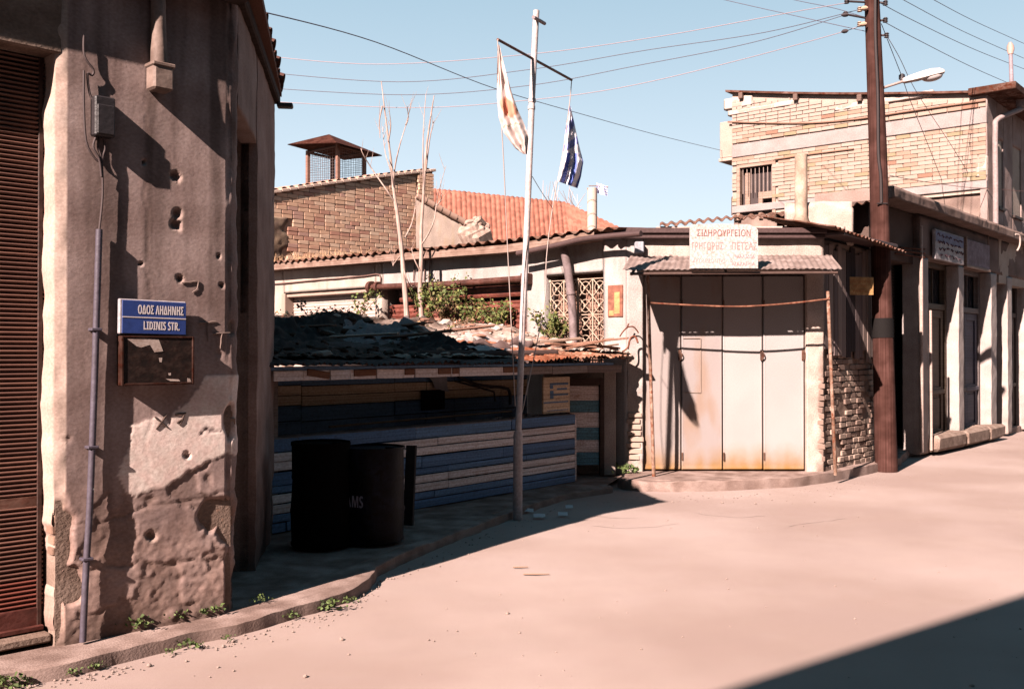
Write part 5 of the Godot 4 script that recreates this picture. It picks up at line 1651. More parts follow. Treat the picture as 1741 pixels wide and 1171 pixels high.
func rubble() -> void:
	var mb := Mb.new()
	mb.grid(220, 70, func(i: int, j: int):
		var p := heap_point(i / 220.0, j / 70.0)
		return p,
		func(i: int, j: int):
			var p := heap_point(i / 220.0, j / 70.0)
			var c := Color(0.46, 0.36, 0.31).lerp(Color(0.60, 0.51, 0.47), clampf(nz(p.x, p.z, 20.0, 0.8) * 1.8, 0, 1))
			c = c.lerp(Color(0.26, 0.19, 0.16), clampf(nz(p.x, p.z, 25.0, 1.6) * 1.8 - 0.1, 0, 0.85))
			return c.lerp(Color(0.055, 0.036, 0.030), clampf((0.50 - i / 220.0 + nz(p.x, p.z, 35.0, 0.8) * 0.25) * 9.0, 0, 0.95)))  # left half near black: dark sheets and earth, with shade painted in
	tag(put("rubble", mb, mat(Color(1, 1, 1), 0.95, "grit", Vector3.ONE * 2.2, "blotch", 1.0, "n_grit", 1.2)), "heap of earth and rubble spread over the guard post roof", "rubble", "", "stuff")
	var st := Mb.new()
	st.box(Transform3D(), Vector3(-0.5, -0.3, -0.4), Vector3(0.5, 0.3, 0.4), 0.14)
	var mm := MultiMesh.new()
	mm.transform_format = MultiMesh.TRANSFORM_3D
	mm.use_colors = true
	mm.mesh = st.done()
	mm.instance_count = 900
	for i in 900:
		var along := rng.randf_range(0.05, 1.0)
		var p := heap_point(along, rng.randf_range(0.0, 0.97))
		var s := 0.03 + 0.09 * pow(rng.randf(), 3.0)
		mm.set_instance_transform(i, Transform3D(Basis.from_euler(Vector3(rng.randf() * 0.9, rng.randf() * TAU, rng.randf() * 0.9)).scaled(Vector3(s * rng.randf_range(0.8, 1.8), s * rng.randf_range(0.5, 1.0), s)), p + Vector3(0, s * 0.1, 0)))
		var g := rng.randf_range(0.5, 1.0) * (1.0 if along > 0.5 or rng.randf() < 0.06 else 0.2)  # stones on the left half get the same painted shade
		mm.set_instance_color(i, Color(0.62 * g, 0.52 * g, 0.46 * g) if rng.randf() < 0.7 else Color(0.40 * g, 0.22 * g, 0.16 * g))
	var r := MultiMeshInstance3D.new()
	r.name = "rubble_stones"
	r.multimesh = mm
	r.material_override = mat(Color(1, 1, 1), 0.95, "grit", Vector3.ONE * 4.0)
	add_child(r)
	tag(r, "broken stones and bits of tile scattered over the heap", "rubble", "", "stuff")
	# dark tarpaulins in the shade at the left
	var k := 0
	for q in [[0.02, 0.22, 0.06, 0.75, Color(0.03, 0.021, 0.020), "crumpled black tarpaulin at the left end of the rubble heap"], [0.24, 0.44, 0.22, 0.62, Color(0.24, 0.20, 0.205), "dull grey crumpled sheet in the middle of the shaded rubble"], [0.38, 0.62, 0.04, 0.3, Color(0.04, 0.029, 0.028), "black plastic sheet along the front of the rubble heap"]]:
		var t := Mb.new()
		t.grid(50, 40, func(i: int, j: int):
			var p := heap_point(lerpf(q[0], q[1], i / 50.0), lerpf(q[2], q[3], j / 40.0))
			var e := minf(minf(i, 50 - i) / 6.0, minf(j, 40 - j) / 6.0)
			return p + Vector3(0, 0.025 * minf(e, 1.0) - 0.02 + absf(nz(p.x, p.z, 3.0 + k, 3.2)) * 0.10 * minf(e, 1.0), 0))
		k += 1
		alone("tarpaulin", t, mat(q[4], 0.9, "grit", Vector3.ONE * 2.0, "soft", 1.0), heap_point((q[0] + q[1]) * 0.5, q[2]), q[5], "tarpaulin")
	# light tarpaulin that folds over the front at the edge of the sunlight
	var lt := Mb.new()
	lt.grid(30, 24, func(i: int, j: int):
		var p := heap_point(lerpf(0.57, 0.71, i / 30.0), lerpf(0.06, 0.5, j / 24.0))
		return p + Vector3(0, 0.03 + 0.06 * absf(nz(p.x, p.z, 30.0, 2.6)), 0))
	alone("tarpaulin", lt, mat(Color(0.44, 0.38, 0.37), 0.7, "grit", Vector3.ONE * 2.0, "soft", 1.0), heap_point(0.64, 0.06), "pale grey tarpaulin half in the sun beside the flagpole", "tarpaulin")
	var dk := Mb.new()
	for q in [[0.58, 0.30, 0.10], [0.62, 0.28, 0.12], [0.66, 0.30, 0.10], [0.72, 0.35, 0.08]]:
		var p := heap_point(q[0], q[1])
		var pts := []
		for i in 7:
			var a := heap_point(q[0] - 0.03 + 0.01 * i, q[1])
			pts.append(a + Vector3(0, 0.05 + 0.02 * sin(i * 1.1), 0))
		dk.tube(pts, [0.02, q[2] * 0.8, q[2], q[2] * 0.9, q[2], q[2] * 0.7, 0.02], 10)
	alone("sandbags", dk, mat(Color(0.17, 0.12, 0.115), 0.9, "grit", Vector3.ONE * 3.0, "blotch", 1.0), heap_point(0.64, 0.3), "dark slumped bags among the sunlit rubble behind the flagpole", "bags")
	# two sloping white slabs like a little roof
	for q in [[528, 612, 583, 594, 574, 590, 545, 593, "greyish sloping slab, left one of two leaning on the heap"], [583, 612, 621, 612, 608, 594, 566, 595, "pale sloping slab, right one of two leaning on the heap"]]:
		var z := 10.4
		var a := at(q[0], q[1], z - 0.1)
		var b := at(q[2], q[3], z + (0.3 if q[0] == 528 else 0.0))
		var c := at(q[4], q[5], z + 0.4)
		var d := at(q[6], q[7], z + 0.3)
		var s := Mb.new()
		var n := (c - a).cross(b - d).normalized() * 0.02
		s.quad(a, d, c, b)
		s.quad(a - n, b - n, c - n, d - n)
		for e in [[a, b], [b, c], [c, d], [d, a]]:
			s.quad(e[0], e[1], e[1] - n, e[0] - n)
		alone("slab", s, mat(Color(0.50, 0.46, 0.47), 0.85, "grit", Vector3.ONE * 2.0, "blotch", 1.0), a, q[8], "slab")
	# log and planks
	var lg := Mb.new()
	lg.tube(curve_points(seen([[655, 604, 10.25], [740, 603, 10.7], [840, 603, 11.3], [945, 601, 12.0]])), [0.05, 0.052, 0.05, 0.048, 0.05], 10)
	alone("log", lg, mat(Color(0.10, 0.065, 0.06), 0.9, "wood", Vector3(0.6, 4, 0.6), "", 1.0, "n_wood", 0.8), at(800, 606, 11.0), "long dark log lying along the front of the guard post roof", "log")
	var plank_labels := ["", "", "", "", "", "", "", "", ""]
	var plank_spots := [[0.50, 0.30, "dark reddish plank on the heap, just left of where the shade ends"], [0.66, 0.45, "light plank in the sun behind the dark slumped bags"], [0.74, 0.25, "dark reddish plank in the sun just left of the flagpole"], [0.80, 0.40, "light plank just right of the flagpole below the scrub"], [0.86, 0.3, "dark reddish plank midway between flagpole and iron gate"], [0.92, 0.35, "light plank lying below the left leaf of the iron gate"], [0.18, 0.4, "dark reddish plank at the shaded left end of the heap"], [0.30, 0.3, "light plank just behind the two sloping slabs"], [0.42, 0.45, "dark reddish plank on the middle of the shaded heap"]]
	for i in 9:
		plank_labels[i] = plank_spots[i][2]
	for i in 9:
		var s: float = plank_spots[i][0]
		var q: float = plank_spots[i][1]
		var p := heap_point(s, q) + Vector3(0, 0.06, 0)
		var pl := Mb.new()
		var b := Basis.from_euler(Vector3(rng.randf_range(-0.15, 0.15), rng.randf_range(-0.8, 0.6), rng.randf_range(-0.12, 0.12)))
		var len := rng.randf_range(0.3, 0.7)
		pl.box(Transform3D(b, p), Vector3(-len, -0.012, -0.05), Vector3(len, 0.012, 0.05), 0.004)
		alone("plank", pl, painted_wood(Color(0.42, 0.30, 0.24) if i % 2 else Color(0.34, 0.19, 0.14)), p, plank_labels[i], "plank", "planks scattered on the rubble heap")
	var tw := Mb.new()
	tw.tube(curve_points(seen([[1058, 598, 12.9], [1068, 590, 12.9], [1072, 575, 12.95], [1080, 572, 12.95], [1085, 583, 12.9]]), 4), [0.012], 6)
	tw.tube(curve_points(seen([[1054, 572, 12.95], [1060, 563, 13.0], [1068, 556, 13.0], [1078, 556, 13.0], [1086, 566, 13.0]]), 4), [0.009], 6)
	tw.tube(curve_points(seen([[1066, 558, 13.0], [1069, 550, 13.0]]), 2), [0.01], 5)
	alone("bent_iron", tw, metal(Color(0.30, 0.13, 0.09), 0.8, "rust"), at(1066, 600, 12.9), "rusty bent iron sticking up at the right end of the roof", "scrap iron")
	for q in [[960, 592, 1040, 576, 12.4, "reddish board rising to the right below the iron gate"], [985, 584, 1050, 592, 12.6, "reddish board sloping down to the right end of the roof"], [930, 584, 1010, 590, 12.3, "reddish board nearest the flagpole on the rusty sheets"]]:
		var a := at(q[0], q[1], q[4])
		var b := at(q[2], q[3], q[4] + 0.3)
		var pl := Mb.new()
		var x := (b - a).normalized()
		var y := x.cross(Vector3.UP).normalized()
		pl.box(Transform3D(Basis(x, y.cross(x), y), (a + b) * 0.5), Vector3(-(b - a).length() * 0.5, -0.012, -0.07), Vector3((b - a).length() * 0.5, 0.012, 0.07), 0.004)
		alone("board", pl, painted_wood(Color(0.44, 0.24, 0.17)), a, q[5], "board", "boards lying on the rusty roof sheets")

# ---------------------------------------------------------------- flagpole and flags
func flagpole() -> void:
	var foot := gnd(880, 866, 0.0)
	var z := -foot.z
	var o := thing("flagpole", "tall white flagpole with a slanting crossarm in front of the guard post", "flagpole", foot)
	var lo := Mb.new()
	lo.tube([foot - Vector3(0, 0.1, 0), at(880.8, 740, z), at(881, 733, z)], [0.05, 0.048, 0.04], 14)
	put("socket", lo, metal(Color(0.50, 0.45, 0.46), 0.5), o)
	var pm := metal(Color(0.62, 0.55, 0.55), 0.45)
	var po := Mb.new()
	po.tube(curve_points(seen([[881, 740, z], [888, 560, z], [896, 380, z], [904.5, 170, z], [912, 18, z]]), 3), [0.032], 12)
	put("pole", po, pm, o)
	var col := Mb.new()
	for y in [[905, 171, 900, 176], [904, 183, 900, 176]]:
		col.tube([at(y[0] - 0.3, y[1] - 3, z), at(y[0] - 0.3, y[1] + 3, z)], [0.04], 10)
	put("collar", col, pm, o)
	var ar := Mb.new()
	ar.tube([at(846, 67, z * 0.94), at(972, 136, z * 1.07)], [0.014], 8)
	put("crossarm", ar, metal(Color(0.30, 0.17, 0.14), 0.6, "rust"), o)
	var tc := Mb.new()
	tc.tube([at(907, 29, z * 0.985), at(926, 40, z * 1.02)], [0.019], 8)
	put("top_arm", tc, metal(Color(0.30, 0.24, 0.26), 0.6), o)
	var rp := Mb.new()
	rp.tube(curve_points(seen([[846, 67, z * 0.94], [849, 150, z * 0.94], [856, 270, z * 0.95], [863, 420, z * 0.97], [876, 690, z * 0.99]]), 5), [0.005], 4)
	rp.tube(curve_points(seen([[972, 136, z * 1.07], [968, 180, z * 1.07], [957, 260, z * 1.07], [940, 350, z * 1.06], [929, 440, z * 1.05], [925, 520, z * 1.04], [888, 700, z * 1.0]]), 5), [0.005], 4)
	rp.tube(curve_points(seen([[905, 300, z], [920, 325, z * 1.03], [938, 352, z * 1.06]]), 3), [0.004], 4)
	put("rope", rp, mat(Color(0.45, 0.36, 0.33), 0.9, ""), o)
	# white flag with a copper shape and green sprigs
	var im := Image.create(96, 192, false, Image.FORMAT_RGB8)
	for y in 192:
		for x in 96:
			var c := Color(0.60, 0.535, 0.515) * (1.0 + nz(x * 0.1, y * 0.05, 2.0, 1.0) * 0.03)
			var u := x / 96.0
			var v := y / 192.0
			var k := Vector2((u - 0.55) / 0.42, (v - 0.44 - (u - 0.55) * 0.12) / 0.105).length() + nz(u, v, 3.0, 6.0) * 0.25
			if k < 1.0:
				c = c.lerp(Color(0.60, 0.39, 0.31), minf(1.0, (1.0 - k) * 5.0))
			if absf(v - 0.60 - 0.05 * u - 0.012 * sin(u * 26.0)) < 0.008 and u > 0.05 and u < 0.85:
				c = c.lerp(Color(0.35, 0.36, 0.28), 0.75)
			if u > 0.35 and u < 0.62 and v > 0.63 and v < 0.70:
				c = c.lerp(Color(0.62, 0.56, 0.55), 0.5)
			im.set_pixel(x, y, c)
	var cl := flag_mat(im)
	var L := [[846, 76], [845, 120], [845, 165], [848, 200], [856, 225], [876, 252], [890, 262]]
	var R := [[849, 76], [860, 122], [871, 160], [881, 188], [891, 210], [899, 232], [896, 262]]
	var f := thing("flag", "white flag with a copper orange map shape drooping from the left end of the crossarm", "flag", at(846, 80, z * 0.94))
	put("cloth", drape(L, R, z * 0.94, 0.05), cl, f)
	var ig := Image.create(96, 192, false, Image.FORMAT_RGB8)
	for y in 192:
		for x in 96:
			var u := x / 96.0
			var v := y / 192.0
			var c := Color(0.78, 0.75, 0.77)
			if v < 0.56:
				if fposmod(v * 9.0 + u * 1.1 - 0.1, 2.0) < 0.85:
					c = Color(0.48, 0.50, 0.68)
			elif fposmod(u * 5.4 + v * 1.1 + 0.15, 2.0) < 0.95:
				c = Color(0.30, 0.35, 0.60)
			im_noise(c)
			ig.set_pixel(x, y, c)
	var L2 := [[969, 180], [963, 206], [960, 232], [958, 252], [954, 272], [951, 292], [948, 308]]
	var R2 := [[970, 180], [976, 206], [981, 230], [986, 252], [992, 275], [988, 300], [982, 320]]
	var g := thing("flag", "blue and white striped flag hanging limp from the right end of the crossarm", "flag", at(968, 184, z * 1.07))
	put("cloth", drape(L2, R2, z * 1.07, 0.06), flag_mat(ig), g)

func im_noise(_c: Color) -> void:
	pass

func flag_mat(im: Image) -> StandardMaterial3D:
	var m := StandardMaterial3D.new()
	m.albedo_texture = ImageTexture.create_from_image(im)
	m.roughness = 0.9
	m.backlight_enabled = true
	m.backlight = Color(0.22, 0.22, 0.22)
	return m

func drape(L: Array, R: Array, z: float, fold: float) -> Mb:
	var mb := Mb.new()
	var n := L.size() - 1
	mb.grid(24, 60, func(i: int, j: int):
		var v := (1.0 - j / 60.0) * n
		var k := mini(int(v), n - 1)
		var f := v - k
		var u := i / 24.0
		var a := Vector2(L[k][0], L[k][1]).lerp(Vector2(L[k + 1][0], L[k + 1][1]), f)
		var b := Vector2(R[k][0], R[k][1]).lerp(Vector2(R[k + 1][0], R[k + 1][1]), f)
		var p := a.lerp(b, u)
		return at(p.x, p.y, z + fold * (v / n + 0.2) * sin(u * 11.0 + v * 0.7) + nz(u * 2.0, v, 5.0, 1.0) * 0.03))
	return mb

# ---------------------------------------------------------------- power pole, lamp, wires
func power_pole() -> void:
	var foot := gnd(1508, 786, 0.03)
	var z := -foot.z
	var o := thing("power_pole", "dark brown wooden power pole with a black painted band by the workshop", "utility pole", foot)
	var tim := mat(Color(0.115, 0.055, 0.048), 0.9, "upright", Vector3(3, 0.35, 3), "blotch", 0.5, "n_upright", 1.0)
	var po := Mb.new()
	po.tube([foot - Vector3(0, 0.2, 0), at(1505, 700, z), at(1500, 500, z), at(1493, 250, z), at(1483, 0, z), at(1481, -70, z)], [0.158, 0.152, 0.14, 0.125, 0.105, 0.10], 18)
	put("pole", po, tim, o)
	var bd := Mb.new()
	bd.tube([at(1501.6, 574, z), at(1500.8, 541, z)], [0.151, 0.149], 18)
	put("black_band", bd, mat(Color(0.015, 0.013, 0.013), 0.8, "grit", Vector3.ONE * 2.0), o)
	var ca := Mb.new()
	var pts := []
	for q in [[1487, -20], [1487, 60], [1491, 160], [1492, 260], [1496, 300], [1497, 345]]:
		pts.append(at(q[0] + 2, q[1], z - 0.135))
	ca.tube(curve_points(pts, 4), [0.022], 6)
	ca.tube([at(1492, 346, z - 0.15), at(1509, 346, z - 0.12)], [0.012], 5)
	put("cable", ca, mat(Color(0.03, 0.02, 0.02), 0.7, ""), o)
	var steel := metal(Color(0.06, 0.045, 0.05), 0.6)
	var glaze := mat(Color(0.42, 0.30, 0.22), 0.3, "")
	for q in [[1478, 4, 1440, 2], [1476, 17, 1462, 16], [1475, 31, 1438, 24], [1478, 43, 1462, 41], [1494, 4, 1506, 5], [1496, 35, 1506, 34], [1497, 60, 1508, 60]]:
		var it := Mb.new()
		it.tube([at(q[0], q[1], z), at(q[2], q[3], z - 0.06)], [0.016], 6)
		var arm := put("bracket", it, steel, o)
		var gz := Mb.new()
		var e := at(q[2], q[3], z - 0.06)
		for k in 3:
			gz.tube([e + Vector3(0, -0.03 + k * 0.025, 0), e + Vector3(0, -0.015 + k * 0.025, 0)], [0.038, 0.022], 10)
		put("insulator", gz, glaze if q[2] > 1455 and q[2] < 1470 else steel, arm)
	# strain insulators on the left wires
	for q in [[1437, 25, 0.03], [1437, 53, 0.03], [1470, 14, 0.035], [1468, 41, 0.035]]:
		var it := Mb.new()
		var c := at(q[0], q[1], z - 0.1)
		it.tube([c + Vector3(-0.05, -0.012, 0), c + Vector3(-0.02, -0.004, 0), c + Vector3(0.02, 0.004, 0), c + Vector3(0.05, 0.012, 0)], [0.01, q[2], q[2], 0.01], 8)
		put("strain_insulator", it, steel if q[0] < 1460 else glaze, o)
	# street lamp
	var la := thing("street_lamp", "white street lamp head on a short arm from the power pole", "street lamp", at(1500, 152, z))
	var ar := Mb.new()
	ar.tube([at(1495, 152, z), at(1503, 149, z), at(1540, 137, z - 0.03)], [0.02], 8)
	put("arm", ar, metal(Color(0.40, 0.30, 0.28), 0.5), la)
	var a := at(1535, 136, z - 0.03)
	var b := at(1606, 123, z - 0.05)
	var x := (b - a).normalized()
	var up := Vector3.UP
	var side := x.cross(up).normalized()
	up = side.cross(x).normalized()
	var hd := Mb.new()
	var prof := [[0.0, 0.02, 0.03, -0.02], [0.02, 0.045, 0.055, -0.03], [0.2, 0.065, 0.085, -0.035], [0.45, 0.085, 0.105, -0.03], [0.7, 0.095, 0.11, -0.02], [0.9, 0.08, 0.085, -0.01], [0.985, 0.05, 0.05, 0.0], [1.0, 0.015, 0.02, 0.01]]
	var len := (b - a).length()
	hd.grid(20, prof.size() - 1, func(i: int, j: int):
		var p: Array = prof[j]
		var t := TAU * i / 20.0
		var yy := sin(t)
		return a + x * (len * p[0]) + side * (cos(t) * p[1]) + up * (p[3] + (yy * (p[2] as float) if yy > 0.0 else yy * 0.018)), null, true)
	put("housing", hd, mat(Color(0.66, 0.58, 0.55), 0.5, "grit", Vector3.ONE * 1.0), la)
	var bw := Mb.new()
	bw.grid(16, 8, func(i: int, j: int):
		var t := TAU * i / 16.0
		var r := sin(PI * 0.5 * j / 8.0)
		return a + x * (len * (0.70 + 0.26 * cos(t) * r)) + side * (sin(t) * r * 0.085) + up * (-0.022 - 0.075 * cos(PI * 0.5 * j / 8.0)))
	put("bowl", bw, mat(Color(0.55, 0.48, 0.47), 0.25, ""), la)
	var gp := Mb.new()
	gp.box(Transform3D(Basis(x, up, side), a), Vector3(len * 0.03, -0.05, -0.045), Vector3(len * 0.42, -0.028, 0.045), 0.008)
	put("gear_tray", gp, metal(Color(0.16, 0.09, 0.08)), la)

func wire(list: Array, r: float, label: String, group: String, m: Material) -> void:
	var mb := Mb.new()
	mb.tube(curve_points(seen(list), 8), [r], 5)
	alone("overhead_wire", mb, m, at(list[0][0], list[0][1], list[0][2]), label, "wire", group)

func overhead_wires() -> void:
	var dark := mat(Color(0.10, 0.09, 0.12), 0.6, "")
	var light := mat(Color(0.34, 0.25, 0.27), 0.6, "")
	var z := 14.4
	var row := "wires from the power pole towards the grey building"
	wire([[1438, 5, z], [1340, 22, z], [1120, 62, z + 0.3], [900, 92, z + 0.6], [640, 109, z + 1.0], [430, 93, z + 1.4]], 0.0055, "highest of the four wires strung left from the power pole", row, light)
	wire([[1462, 16, z], [1300, 55, z], [1100, 85, z + 0.3], [900, 118, z + 0.6], [680, 139, z + 1.0], [430, 121, z + 1.4]], 0.0055, "second highest of the four wires strung left from the power pole", row, dark)
	wire([[1438, 25, z], [1280, 72, z], [1080, 112, z + 0.3], [900, 145, z + 0.6], [690, 161, z + 1.0], [430, 148, z + 1.4]], 0.0055, "third highest of the four wires strung left from the power pole", row, dark)
	wire([[1462, 41, z], [1437, 53, z], [1250, 104, z], [1060, 148, z + 0.3], [900, 170, z + 0.6], [700, 183, z + 1.0], [430, 171, z + 1.4]], 0.0055, "lowest of the four wires strung left from the power pole", row, light)
	wire([[405, 10, 7.0], [640, 72, 10.0], [840, 150, 13.5], [1000, 197, 17.0], [1120, 230, 19.5], [1232, 257, 23.0]], 0.0055, "single wire running down from the grey building to the far edge of the brick house", "", dark)
	wire([[1180, -14, 18.0], [1234, 0, 17.0], [1340, 24, 15.8], [1476, 54, z]], 0.0055, "wire coming in from above to the left of the power pole", "", dark)
	wire([[1300, -14, 18.0], [1352, 0, 17.0], [1420, 14, 15.6], [1476, 31, z]], 0.0055, "short wire coming in steeply from above left of the power pole", "", dark)
	var right := "wires running along the street to the right"
	wire([[1497, 5, z], [1560, 38, 16.0], [1660, 85, 19.0], [1760, 124, 23.0]], 0.0055, "lowest but one of the wires along the street right of the pole", right, dark)
	wire([[1500, -20, z], [1537, 0, 15.4], [1640, 54, 19.0], [1760, 107, 23.0]], 0.0055, "second wire from the top along the street right of the pole", right, dark)
	wire([[1550, -22, 15.0], [1589, 0, 16.0], [1660, 37, 19.0], [1760, 82, 23.0]], 0.0055, "topmost wire along the street in the upper right corner", right, dark)
	wire([[1498, 34, z], [1560, 67, 16.0], [1660, 117, 19.0], [1760, 160, 23.0]], 0.0055, "lowest wire along the street right of the pole", right, dark)
	wire([[1499, 40, 14.5], [1516, 84, 14.6], [1534, 130, 15.0], [1548, 170, 16.0], [1580, 250, 18.0], [1612, 332, 20.6]], 0.0055, "stay wire hanging from the pole past the lamp to the brick gable", "", dark)
	wire([[1508, 60, 14.5], [1530, 98, 14.9], [1560, 158, 16.2], [1620, 250, 18.4], [1664, 322, 20.0]], 0.005, "thin wire slanting across the brick gable behind the lamp", "", light)
	wire([[1512, 298, 14.6], [1560, 307, 16.5], [1640, 318, 18.4], [1692, 321, 19.4], [1760, 327, 21.4]], 0.0055, "sagging brown cable from the pole across the brick gable", "", mat(Color(0.17, 0.08, 0.065), 0.6, ""))
	var kn := Mb.new()
	var c := at(1534, 131, 14.98)
	kn.tube([c + Vector3(0, -0.05, 0), c + Vector3(0, -0.03, 0), c + Vector3(0, 0.03, 0), c + Vector3(0, 0.05, 0)], [0.02, 0.045, 0.045, 0.02], 10)
	alone("wire_knob", kn, mat(Color(0.03, 0.025, 0.03), 0.5, ""), c, "dark round insulator knob on the stay wire beside the lamp", "insulator")
	var ms := thing("roof_mast", "short mast with a pale insulator on the roof edge at the right", "mast", at(1722, 172, 20.8))
	var mp := Mb.new()
	mp.tube([at(1725, 190, 20.8), at(1721, 150, 20.8), at(1719, 88, 20.8)], [0.05, 0.045, 0.04], 8)
	put("mast", mp, metal(Color(0.36, 0.29, 0.33), 0.6), ms)
	var mi := Mb.new()
	mi.tube([at(1719, 92, 20.8), at(1719, 84, 20.8), at(1718.6, 78, 20.8), at(1718.4, 72, 20.8)], [0.05, 0.075, 0.07, 0.03], 10)
	put("insulator", mi, mat(Color(0.48, 0.30, 0.25), 0.4, ""), ms)
	var mc := Mb.new()
	mc.tube(curve_points([at(1720, 150, 20.75), at(1716, 168, 20.6), at(1704, 178, 20.2), at(1690, 182, 19.9)], 4), [0.015], 5)
	put("lead", mc, metal(Color(0.3, 0.2, 0.19)), ms)

# ---------------------------------------------------------------- plants
func plants() -> void:
	var o := thing("bare_tree", "thin leafless tree with two pale stems growing out of the rubble", "tree", at(700, 540, 15.0))
	var bark := mat(Color(0.58, 0.45, 0.41), 0.9, "upright", Vector3(3, 0.6, 3), "soft", 1.0, "n_upright", 0.5)
	var mb := Mb.new()
	mb.tube(curve_points(seen([[692, 545, 15.0], [688, 490, 15.0], [683, 430, 15.0], [676, 370, 15.0], [670, 330, 15.05], [664, 270, 15.1], [656, 205, 15.1], [648, 138, 15.15]]), 4), trunk_radii(0.042, 29), 8)
	put("trunk", mb, bark, o)
	var mb2 := Mb.new()
	mb2.tube(curve_points(seen([[717, 545, 15.1], [714, 490, 15.1], [716, 440, 15.1], [716, 390, 15.15], [720, 330, 15.2], [724, 260, 15.25], [732, 200, 15.3], [738, 162, 15.3]]), 4), trunk_radii(0.038, 29), 8)
	put("trunk", mb2, bark, o)
	var br := [
		[[675, 350], [655, 320], [634, 290], [618, 264], [613, 252]], [[668, 310], [672, 280], [680, 245], [690, 212], [698, 180]], [[670, 322], [664, 290], [655, 260], [650, 215]],
		[[682, 440], [690, 470], [700, 488], [714, 484], [716, 470]], [[688, 405], [700, 380], [706, 350], [708, 322]], [[717, 415], [728, 398], [738, 374], [742, 346], [748, 318], [758, 282]],
		[[721, 330], [719, 270], [720, 215], [724, 160]], [[724, 290], [730, 240], [737, 205]], [[660, 240], [664, 215], [662, 190]], [[650, 180], [645, 205], [646, 235]],
		[[742, 350], [748, 342], [752, 330]], [[690, 212], [694, 200], [692, 180]], [[714, 460], [704, 440], [699, 420]], [[683, 432], [672, 445], [668, 452]]]
	for b in br:
		var l := []
		for p in b:
			l.append([p[0], p[1], 15.05 + rng.randf_range(-0.15, 0.25)])
		l[0][2] = 15.07
		var q := Mb.new()
		var pts := curve_points(seen(l), 4)
		var rad := []
		for i in pts.size():
			rad.append(lerpf(0.014, 0.003, float(i) / pts.size()))
		q.tube(pts, rad, 6)
		for k in 3:
			var at_ := pts[rng.randi_range(pts.size() / 2, pts.size() - 1)] as Vector3
			var d := Vector3(rng.randf_range(-0.5, 0.5), rng.randf_range(0.5, 1.0), rng.randf_range(-0.4, 0.4)).normalized() * rng.randf_range(0.15, 0.4)
			q.tube([at_, at_ + d * 0.5 + Vector3(0, -0.01, 0), at_ + d], [0.004, 0.003, 0.0015], 4, false)
		put("branch", q, bark, o)
	# scrub on the heap
	var green := [Color(0.105, 0.135, 0.035), Color(0.14, 0.155, 0.04), Color(0.085, 0.115, 0.03), Color(0.17, 0.16, 0.05)]
	var brown := [Color(0.20, 0.10, 0.065), Color(0.16, 0.12, 0.05), Color(0.24, 0.15, 0.08)]
	shrub(720, 538, 15.2, 0.24, 0.42, 260, green, green, "leafy green scrub right beside the two pale tree stems")
	shrub(762, 545, 15.1, 0.38, 0.62, 640, green, brown, "tallest scrub bush, green above and reddish below, in front of the red shutter")
	shrub(845, 560, 14.6, 0.34, 0.42, 420, green, green, "bright green scrub bush just left of the flagpole on the rubble")
	shrub(806, 550, 14.9, 0.2, 0.3, 160, green, green, "small pale scrub between the two larger bushes")
	shrub(940, 580, 13.9, 0.26, 0.46, 300, green, green, "yellowish green scrub at the left side of the iron gate")
	shrub(607, 533, 16.3, 0.42, 0.34, 110, green, green, "sparse scrub with small leaves in front of the pale shutter")
	shrub(752, 575, 14.2, 0.42, 0.24, 150, brown, green, "dry brownish scrub lying low on the sunlit heap")
	shrub(522, 540, 14.5, 0.5, 0.16, 120, [Color(0.03, 0.03, 0.02)], brown, "dark dry scrub on the shaded left crest of the heap")
	for q in [[505, 444], [545, 441], [590, 436]]:
		dry_tuft(q[0], q[1])
	var crown := thing("bare_treetop", "thin leafless treetop showing above the red tiled roof", "tree", at(950, 385, 33.0))
	var tw := Mb.new()
	for i in 26:
		var x := rng.randf_range(915, 990)
		var y := 380.0
		var tip := at(x + rng.randf_range(-22, 22), rng.randf_range(305, 352), 33.0 + rng.randf_range(-1, 1))
		var a := at(x, y, 33.0)
		tw.tube([a, a.lerp(tip, 0.5) + Vector3(rng.randf_range(-0.2, 0.2), 0, 0), tip], [0.02, 0.014, 0.006], 4)
	put("branches", tw, mat(Color(0.55, 0.42, 0.40), 0.9, ""), crown)
	# weeds at the foot of the street wall and in the kerb
	var foot_weeds := [[212, 1066, 0.10, "largest green weed at the wall foot, just right of the conduit pipe"], [236, 1066, 0.07, "green weed touching the largest one at the wall foot, on its right"], [283, 1054, 0.06, "low weed at the wall foot midway between conduit pipe and street corner"], [300, 1050, 0.05, "smallest weed at the middle of the street wall foot"], [358, 1041, 0.07, "bushy weed at the wall foot close to the street corner"], [345, 1045, 0.05, "little weed just left of the bushy one near the street corner"], [440, 1021, 0.05, "weed at the pavement joint below the dark side doorway"]]
	for q in foot_weeds:
		weed(gnd(q[0], q[1], 0.0), q[2], q[3], "weeds at the foot of the street wall")
	var kerb_weeds := [[12, 1168, 0.08, "broad weed in the kerb below the roller shutter"], [40, 1163, 0.05, "small weed right beside the broad one below the roller shutter"], [118, 1147, 0.05, "kerb weed in front of the roller shutter's right jamb"], [163, 1136, 0.05, "kerb weed in front of the foot of the conduit pipe"], [325, 1101, 0.06, "flat weed in the kerb, midway along the sunlit stretch"], [288, 1110, 0.035, "tiniest weed, on the road just left of the flat kerb weed"], [385, 1088, 0.04, "little kerb weed in front of the building's street corner"], [493, 1052, 0.05, "kerb weed halfway between street corner and kerb bend"], [565, 1036, 0.09, "tallest kerb weed, where the kerb begins to bend into the shade"], [594, 1023, 0.05, "last kerb weed before the chipped bend of the kerb"]]
	for q in kerb_weeds:
		weed(gnd(q[0], q[1], -0.09), q[2], q[3], "weeds in the kerb")
	weed(gnd(1066, 806, 0.02), 0.16, "tuft of green weed in the corner between wall and workshop pavement", "")

